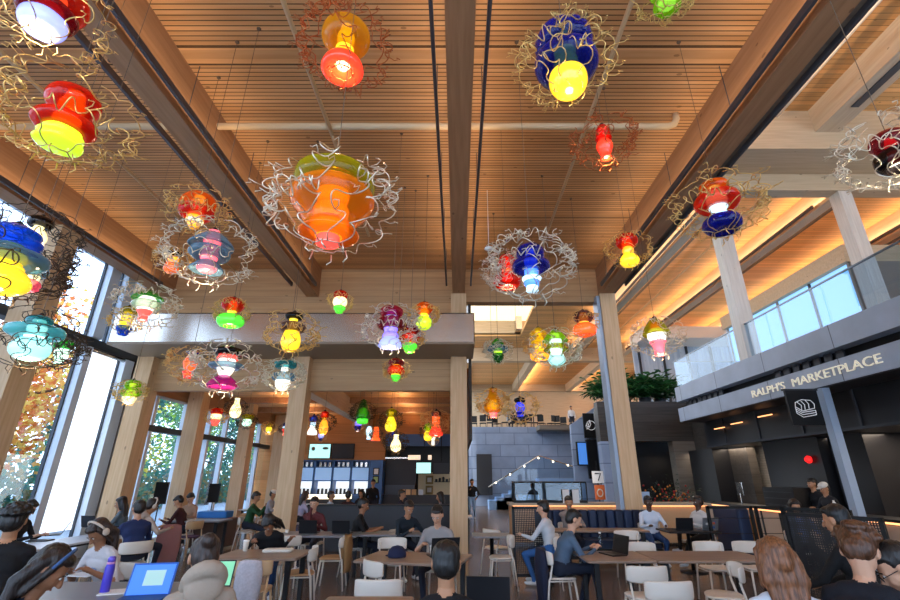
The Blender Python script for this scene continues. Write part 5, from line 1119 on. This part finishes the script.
def person(px, py, d, deg, label, top='#222226', bottom='#1f2433', skin='mid', hair='#15110f', style='short', lean=12, hp=15, hy=0, hands=None, pose='sit', sleeve='long', shoe='#d8d8d8', seat=None, extra=None, group=None, sz=1.0, fingers=None, z=0, fz=None, ck='cream', high=False):
    global npers; npers += 1; rnd = random.Random(npers*7)
    fingers = d < 9 if fingers is None else fingers
    hw = at(px, py, d)                                   # where the head is
    vec = lambda x, y, z_: Vector((x, y, z_))
    le = R(lean); up = vec(0, math.sin(le), math.cos(le)); 
    T, S = .42*sz, .645*sz; hs_ = 1.07*sz
    nat = .46+.08+S*math.cos(le)
    if pose == 'sit':
        hz = hw.z-z-S*math.cos(le); hz = max(.56, min(.86 if high else .60, hz)); 
    else: hz = max(.86, min(1.0, hw.z-z-S*math.cos(le)))
    hip = vec(0, 0, hz); headc = hip+up*S
    a = R(deg); ox = hw.x-(-math.sin(a)*headc.y); oy = hw.y-math.cos(a)*headc.y
    sh = hip+up*T
    B = []                                               # solids: a, b, ra, rb, region
    P = lambda a_, b_, ra, rb, reg: B.append((tuple(a_), tuple(b_), ra, rb, reg))
    fw = vec(0, math.cos(le), -math.sin(le))
    P(hip+vec(-.085,-.01,0), hip+vec(.085,-.01,0), .115, .115, 1)
    P(hip+vec(-.05,0,.03)+up*.05, hip+vec(.05,0,.03)+up*.05, .112, .112, 0)
    P(hip+vec(-.045,0,0)+up*.18, hip+vec(.045,0,0)+up*.18, .105, .105, 0)
    P(hip+vec(-.07,0,0)+up*.30-fw*.0, hip+vec(.07,0,0)+up*.30, .112, .112, 0)
    P(sh+vec(-.155,0,-.025), sh+vec(.155,0,-.025), .062, .062, 0); P(sh+vec(-.09,0,.0), sh+vec(.09,0,.0), .066, .066, 0)
    P(sh+up*.01, sh+up*.15+fw*.02, .055, .05, 2)
    if hands is None: hands = ((-.17,.46,.77),(.15,.44,.77))
    skinreg = 2
    ends = []
    for s, tg in zip((-1, 1), hands):
        A = sh+vec(s*.175,0,-.02); tgt = Vector(tg) if tg is not None else A+vec(s*.05,.08,-.52)
        if pose == 'stand' and tg is None: pass
        E, W = two_bone(A, tgt, .285, .255, vec(s*.6,-.35,-.8)); P(A, E, .052, .041, 0); P(E, W, .041, .028, 0 if sleeve == 'long' else skinreg)
        hd = (W-E).normalized(); Hd = W+hd*.07; P(W, Hd, .028, .030, 2); ends.append((W, hd, s))
    for s in (-1, 1):
        hj = hip+vec(s*.095,.02,-.01)
        if pose == 'sit':
            fx = fz[0 if s < 0 else 1] if fz else (s*.12, .34+.05*s, .08); foot = Vector(fx); foot.z = max(foot.z, .075)
            K, An = two_bone(hj, foot, .43, .42, vec(s*.15,1,.6))
        else:
            foot = vec(s*.09, .16*s if pose == 'walk' else 0, .08); K, An = two_bone(hj, foot, .44, .43, vec(0,1,0))
        P(hj, K, .086, .058, 1); P(K, An, .056, .038, 1); td = vec(s*.03,.15,-.035) if foot.z < .12 else vec(s*.02,.15,-.02)
        P(An+vec(0,-.03,-.03), An+td, .040, .032, 3)
    b = MB()
    for a_, b_, ra, rb, reg in B: b.caps(a_, b_, ra, rb, 10)
    vox = .016 if d < 6 else .02 if d < 12 else .028
    V, F = remesh(b, vox, 3); reg = near_region(V, F, B)
    # folds in the clothes
    fr = 9 if d < 6 else 7
    N0 = np.array([noise.noise(Vector(v)*fr+Vector((npers,0,0))) for v in V]); V[:,0] += N0*.009; V[:,1] += np.roll(N0, 3)*.006
    ob = MB(); ob.v = [tuple(v) for v in V]; ob.f = F; ob.m = reg
    # neck joins the head
    hr = Euler((R(-(lean*.35+hp)), 0, R(hy)), 'XYZ').to_matrix(); hb = MB(); hm = lambda x, y, z_: tuple(headc+hr@(Vector((x, y, z_))*hs_))
    hs = []
    def HB(c, rad): hb.ball(hm(*c), tuple(k*hs_ for k in rad), 14, 10, hr)
    HB((0,-.012,.03), (.077,.095,.088)); HB((0,.02,-.02), (.066,.074,.085)); HB((0,.035,-.075), (.043,.046,.036)); HB((0,.062,.012), (.055,.028,.03))
    hb.caps(hm(0,.088,.012), hm(0,.112,-.024), .011*sz, .0165*sz, 8); HB((0,.082,-.056), (.026,.014,.012)); HB((.028,.07,-.03), (.022,.018,.02)); HB((-.028,.07,-.03), (.022,.018,.02))
    for s in (-1, 1): HB((s*.078,-.005,-.005), (.012,.022,.034))
    hb.caps(hm(0,-.02,-.05), tuple(sh+up*.10+fw*.01), .05*sz, .052*sz, 10)
    hv, hf = remesh(hb, .0085 if d < 9 else .013, 2)
    ob.add([tuple(v) for v in hv], hf, 2)
    if d < 16:
        for s in (-1, 1):
            ob.ball(hm(s*.029,.0845,.008), (.0135*sz,.008*sz,.0075*sz), 8, 6, hr, 5); ob.ball(hm(s*.029,.090,.008), (.0062*sz,.004*sz,.0062*sz), 8, 6, hr, 4)
            ob.tube([hm(s*.015,.093,.026), hm(s*.03,.093,.031), hm(s*.046,.083,.026)], .0035, 5, False, 4)
        ob.ball(hm(0,.0955,-.058), (.021,.005,.0055), 8, 6, hr, 6)
    # hands with fingers
    if fingers:
        for W, hd, s in ends:
            side = hd.cross(vec(0,0,1)); side = side.normalized() if side.length > .1 else vec(1,0,0); nrm = side.cross(hd).normalized(); dn = -nrm if nrm.z > 0 else nrm
            base = W+hd*.045
            ob.caps(base-hd*.03-side*.016, base+hd*.03-side*.018, .017, .015, 8, 2); ob.caps(base-hd*.03+side*.016, base+hd*.03+side*.018, .017, .015, 8, 2)
            for q, (off, L_) in enumerate(((-.028,.060),(-.010,.072),(.009,.068),(.027,.052))):
                f0 = base+hd*.035+side*off; f1 = f0+hd*L_*.55+dn*L_*.18; f2 = f1+hd*L_*.25+dn*L_*.42; ob.caps(f0, f1, .0088, .0080, 7, 2); ob.caps(f1, f2, .0080, .0068, 7, 2)
            ths = -1 if side.x*s > 0 else 1
            t0 = base-hd*.03+side*ths*.026; t1 = t0+hd*.03+side*ths*.022+dn*.01; t2 = t1+hd*.03+side*ths*.004+dn*.012; ob.caps(t0, t1, .0115, .0095, 7, 2); ob.caps(t1, t2, .0095, .0078, 7, 2)
    mats = [fmat(top), fmat(bottom), fmat(SK[skin], 'skin'), mat('shoe'+shoe, shoe, .6), mat('iris', '#1a1210', .3), mat('eye_white', '#d8d2cc', .3), mat('lip', '#8a4a40', .5)]
    if style == 'hood_up': pass
    o = ob.build('person', mats, None, True); o.location = (ox, oy, z); o.rotation_euler = (0,0,a); tag(o, label, 'person', group)
    if high:
        st_ = thing('bar_stool', 'black round stool under the '+' '.join(label.split()[:10]).rstrip(','), 'stool', (ox, oy, 0)); zs = hz-.12
        MB().lathe([(.15,0),(.18,.015),(.18,.03),(.1,.04)], (0,0,zs-.04), 20).build('seat', M_BLACK, st_, True)
        for q in range(4): MB().tube([(.1*math.cos(q*PI/2+.7),.1*math.sin(q*PI/2+.7),zs-.03),(.2*math.cos(q*PI/2+.7),.2*math.sin(q*PI/2+.7),0)], .012, 6).build('leg', M_LEG, st_)
    elif pose == 'sit' and ck and z == 0:
        o_ch = chair(ck, ox-(-math.sin(a))*.0, oy, deg, {'cream':'cream','wood':'wooden','tan':'cream and tan'}[ck]+' chair on which sits the '+' '.join(label.split()[:9]).rstrip(','))
        CH[label] = o_ch
    # hair
    hh = MB(); hbl = lambda c, rad: hh.ball(hm(*c), tuple(k*hs_ for k in rad), 12, 9, hr)
    hbl((0,-.026,.043), (.087,.094,.084)); hbl((0,-.045,.0), (.082,.07,.085)); hbl((0,.03,.082), (.07,.052,.032))
    if style == 'curly':
        for k in range(46):
            g = Vector((rnd.gauss(0,1), rnd.gauss(0,1)-.5, abs(rnd.gauss(0,1))+.1)).normalized(); hbl((g.x*.100, -.02+g.y*.108, .035+g.z*.098), (.021,.021,.019))
    if style in ('long', 'wave', 'fall'):
        L = {'long':.30,'wave':.34,'fall':.30}[style]; bw_ = .035 if style == 'wave' else .10; rk = .034 if style == 'wave' else .042
        for s in (-1, -.35, .35, 1):
            p0 = Vector(hm(s*.066,-.05,.02)); p1 = Vector(hm(s*.085,-.06,-.10)); base = sh-fw*.11+vec(s*bw_,0,-L+.1) if style != 'fall' else Vector(hm(s*.10,-.02,-.26))
            hh.caps(p0, p1, .042, .044, 8); hh.caps(p1, base, rk, .016, 8)
        for s in (-1, 1): hh.caps(hm(s*.077,.02,.05), hm(s*.088,.005,-.12), .022, .024, 8)
    if style == 'bun': hbl((0,-.11,.07), (.045,.045,.045))
    hv, hf = remesh(hh, .008 if style == 'curly' else .010 if d < 9 else .016, 1 if style == 'curly' else 2); ctr = headc
    nz = np.array([noise.noise(Vector((v[0]*60, v[1]*60, v[2]*14))) for v in hv]); dirs = hv-np.array(ctr); dirs /= np.linalg.norm(dirs, axis=1)[:,None]+1e-6; hv = hv+dirs*(nz*.006+(.004 if style == 'curly' else 0))[:,None]
    g = MB(); g.v = [tuple(v) for v in hv]; g.f = hf; g.m = [0]*len(hf); g.build('hair', fmat(hair, 'hair'), o, True)
    def kid(name, m, fn, smooth=True):
        q = MB(); fn(q); return q.build(name, m, o, smooth)
    E_ = extra or ()
    if 'headphones' in E_:
        hc = mat('beige_plastic', '#cdbfae', .4)
        kid('headphones', hc, lambda q: (q.tube([hm(.098*math.cos(t), -.01, .035+.105*math.sin(t)) for t in [PI*k/12 for k in range(13)]], .012, 8), q.ball(hm(-.095,-.005,-.005), (.02,.038,.042), 12, 8, hr), q.ball(hm(.095,-.005,-.005), (.02,.038,.042), 12, 8, hr)))
    if 'hood' in E_:
        def hood(q):
            c0 = sh+up*.045-fw*.045; w_ = MB()
            w_.tube([c0+vec(.115*math.cos(t), 0, 0)+fw*(.105*math.sin(t)-.02)-vec(0,0,.05*math.sin(t)) for t in [2*PI*k/18 for k in range(18)]], [.034+.022*max(0,-math.sin(2*PI*k/18)) for k in range(18)], 8, True)
            w_.ball(sh-fw*.105-up*.01, (.125,.05,.085), 14, 10); w_.ball(sh-fw*.04+up*.05, (.10,.06,.05), 14, 10)
            a_, b_ = remesh(w_, .012, 4); q.add([tuple(v) for v in a_], b_)
        kid('hood', fmat(top), hood)
    if 'glasses' in E_:
        kid('glasses', M_BLACK, lambda q: [q.tube([hm(s*.03+.020*math.cos(t), .104, .007+.016*math.sin(t)) for t in [2*PI*k/12 for k in range(12)]], .0022, 5, True) for s in (-1,1)]+[q.tube([hm(s*.05,.10,.01), hm(s*.078,.0,.008)], .002, 5) for s in (-1,1)])
    if 'print' in E_:
        kid('shirt_print', mat('blue_print', '#7f8fb0', .8), lambda q: q.ball(sh+fw*.115-up*.13, (.06,.006,.022), 12, 6, Euler((le*-1,0,0)).to_matrix()))
    if 'headband' in E_:
        kid('headband', mat('patterned_band', '#3a5a8a', .7), lambda q: q.tube([hm(.094*math.cos(t), .015, .03+.105*math.sin(t)) for t in [PI*k/12 for k in range(13)]], .010, 7))
    if 'cap' in E_:
        kid('cap', mat('white_cap', '#d8d4cc', .8), lambda q: (q.ball(hm(0,-.01,.07), (.098,.108,.07), 14, 8, hr), q.ball(hm(0,.10,.055), (.07,.07,.012), 12, 6, hr)))
    return o
HL = lambda *a: a
W_ = '#c9cdd2'
person(14,521,4.5,25,'person in black with dark curly hair seen from behind before the window table', '#0e0e12', hair='#120e0c', style='curly', hp=5, lean=8, hands=((-.15,.42,.8),(.1,.4,.8)), fingers=False, high=True)
person(30,505,8.5,-80,'person with short dark hair bending over a folder on the window table', '#16161a', skin='light', hp=30, lean=15, hands=((-.12,.42,.80),(.12,.42,.80)))
person(50,566,3.2,-62,'person with long dark hair and headband writing at the nearest table', '#1c2230', skin='tan', hair='#1d1310', style='long', lean=26, hp=32, hands=((-.16,.40,.79),(.14,.40,.79)), sleeve='short', extra=('headband',))
person(94,551,5.6,160,'person in a white printed T-shirt and beige headphones looking down', '#c6c2c4', skin='tan', hair='#2a1c16', style='long', lean=24, hp=42, hands=((-.18,.36,.79),(.14,.38,.79)), sleeve='short', extra=('headphones','print'))
person(203,562,3.75,35,'person in a cream hoodie seen from behind at the green-screened laptop', '#a99a8a', hair='#2e211b', style='bun', lean=30, hp=10, extra=('hood',), hands=((-.15,.45,.80),(.15,.45,.80)), fingers=False, sz=1.08)
person(121,503,10.7,110,'person in a grey-blue jacket with long dark hair beside the grey pier', '#56656f', hair='#17110f', style='long', lean=14, hp=15)
person(139,507,8.2,50,'person in a dark blue shirt with short black hair, arms on the window table', '#1c2a52', skin='light', hp=10, lean=14)
person(152,506,9.6,-30,'person in a pale hoodie with headphones reaching across the table', '#b5a394', skin='mid', hair='#1d1512', extra=('headphones','hood'), lean=20, hands=((-.1,.48,.8),(.25,.5,.8)))
person(177,509,12.1,100,'person in black and red with dark hair at the low windows', '#3a1418', style='short', lean=20, hp=35)
person(190,501,13.6,170,'person in a tan top with black hair resting at the low windows', '#b08c74', skin='light', style='short', lean=16, hp=35)
person(257,491,12.8,-80,'person in a green sweater holding up a phone near the low windows', '#1d4a2c', skin='mid', hp=20, lean=10, hands=((-.05,.36,1.02),(.05,.36,1.02)))
person(273,496,16.2,-90,'person in a white cap far back beside the second column', '#9aa0ac', extra=('cap',), lean=10)
person(268,532,7.75,-168,'person in black slumped over the coffee cup table with hair over the face', '#0d0d10', skin='tan', style='fall', lean=40, hp=52, hy=-25, hands=((-.3,.26,.79),(.22,.30,.79)), bottom='#24406a')
person(314,505,10.5,178,'person in a maroon shirt resting the chin on a hand behind two laptops', '#5a2528', skin='light', hp=14, lean=10, hands=((-.16,.30,.80),(.03,.17,1.12)))
person(305,499,15.2,-60,'person in pale lilac far behind the maroon shirt', '#b0b0cc', hair='#2a1d18', style='long')
person(331,498,14.8,-95,'person in a white shirt looking along the charcoal half wall', '#c8d4e0', skin='mid', hp=4, lean=4)
person(348,498,15.0,10,'person in dark maroon seen from behind at the half wall', '#2c1418', hp=5, lean=6)
person(373,486,19.3,-170,'person in black standing in front of the drink cabinets', '#101014', pose='stand', hands=(None,None), lean=2, hp=12)
person(361,496,17.6,160,'person in black with long hair just below the standing one', '#1a1a20', style='long', hair='#140f0d')
person(363,512,9.9,-85,'person in a black sleeveless top with a bare arm, turned sideways', '#0f0f12', skin='tan', sleeve='short', hp=15, lean=12, hair='#0f0c0b')
person(409,508,9.4,-150,'person in dark teal with short black hair reaching across the table', '#16222c', skin='mid', hp=22, lean=22, hands=((-.35,.4,.8),(.05,.42,.8)))
person(402,494,14.6,-95,'person in navy with a hand raised to the mouth behind the half wall', '#141c38', skin='mid', hp=8, lean=6, hands=((-.1,.3,.9),(.02,.18,1.16)))
person(440,497,14.3,80,'person with long black hair and white sleeves beside the central column', '#8f8f98', style='long', hair='#0e0c0c', lean=10)
person(437,524,7.55,168,'person in a light grey shirt typing beside the coffee cup', '#8f8b8a', skin='light', hair='#120f0e', sleeve='short', hp=26, lean=16, hands=((-.18,.38,.80),(.16,.38,.80)))
person(472,482,22.0,175,'person in a black shirt and pale jeans walking in the far aisle', '#101014', bottom='#7f9fc0', pose='walk', hands=((-.2,.1,.85),(.08,.26,1.2)), lean=2, hp=15, shoe='#c0c0c0')
person(446,588,3.3,0,'person with black hair whose head alone rises over the bottom edge', '#0c0c0f', hair='#080707', lean=10, hp=5, fingers=False)
person(543,510,8.9,60,'person in a white shirt with short black hair beside the perforated screen', '#c4cad0', bottom='#2f5f9a', skin='light', hp=8, lean=10)
person(569,506,11.0,178,'person in a grey sweater with a hand over the face at the narrow table', '#8a7f7a', skin='mid', hp=12, lean=10, hands=((-.16,.30,.80),(.02,.18,1.12)))
person(574,522,7.15,-88,'person in a blue-grey sweater with black hair working at a laptop', '#4c6076', bottom='#182032', skin='light', hair='#0d0b0b', hp=18, lean=24, hands=((-.12,.50,.79),(.12,.48,.79)), fz=((-.15,.30,.08),(.05,.52,.16)), shoe='#b8c8dc')
person(649,508,10.9,176,'person in an open white shirt behind the dark laptop lid', '#ccd6e4', bottom='#2c4a7a', skin='dark', hair='#0d0a0a', hp=10, lean=6)
person(699,509,10.9,105,'person in a white sweater leaning back against the booth end', '#cfcfd0', bottom='#1a1512', skin='dark', hair='#0d0a0a', hp=8, lean=-4, fz=((-.1,.6,.08),(.12,.5,.3)), hands=((-.15,.35,.8),(.1,.3,.75)))
person(775,560,3.2,-8,'person with long light brown hair and a white top seen from behind', '#c6d0dc', hair='#6b4226', style='wave', lean=8, hp=4, skin='light', fingers=False, high=True)
person(836,520,4.6,30,'person in a black jacket with short black hair, back turned, by the mesh fence', '#08080b', skin='mid', hair='#0b0a0a', hp=10, lean=10, fingers=False, high=True)
person(860,552,3.05,-50,'person with curly brown hair in dark navy bending to the side', '#0b0e18', skin='light', hair='#4a2c18', style='curly', hp=38, lean=24, hands=((-.12,.4,.92),(.16,.4,.92)), high=True)
person(898,568,3.0,62,'person in blue with glasses cut by the picture edge', '#14264e', skin='light', hair='#14100e', hp=28, lean=22, extra=('glasses',), hands=((-.12,.36,.98),(.1,.38,.96)), high=True)
person(812,484,11.9,95,'shop worker in black standing behind the wooden counter', '#101218', pose='stand', hands=((-.2,.3,1.05),(.2,.3,1.05)), lean=4, hp=14)
person(826,495,11.2,95,'shop worker in a pale cap behind the counter beside the steel post', '#1a1c22', pose='stand', hands=((-.2,.3,1.05),(.2,.3,1.05)), lean=6, hp=20, extra=('cap',), sz=.95)
person(797,514,9.3,160,'person in a navy and white dotted blouse behind the mesh fence', '#5a6890', skin='mid', hair='#18110f', style='long', lean=8)
person(572,420,33.6,170,'person in white standing on the far mezzanine by the stair', '#d8dce0', pose='stand', z=4.9, hands=(None,None), lean=2)
person(513,418,34.2,30,'person in grey sitting on the far mezzanine', '#50545c', z=4.9)
laptop(tz(489,606), 175, 'dark laptop lid rising over the bottom edge beside the black-haired head', M_LAP, None, 100, .34)

for l_, c_ in CH.items():
    if 'blue-grey sweater' in l_: on_chair(c_, mat('navy_jacket', '#141d36', .8, bump=.2), 'navy puffer jacket hanging over the chair of the person in the blue-grey sweater', 5, .46, .15)
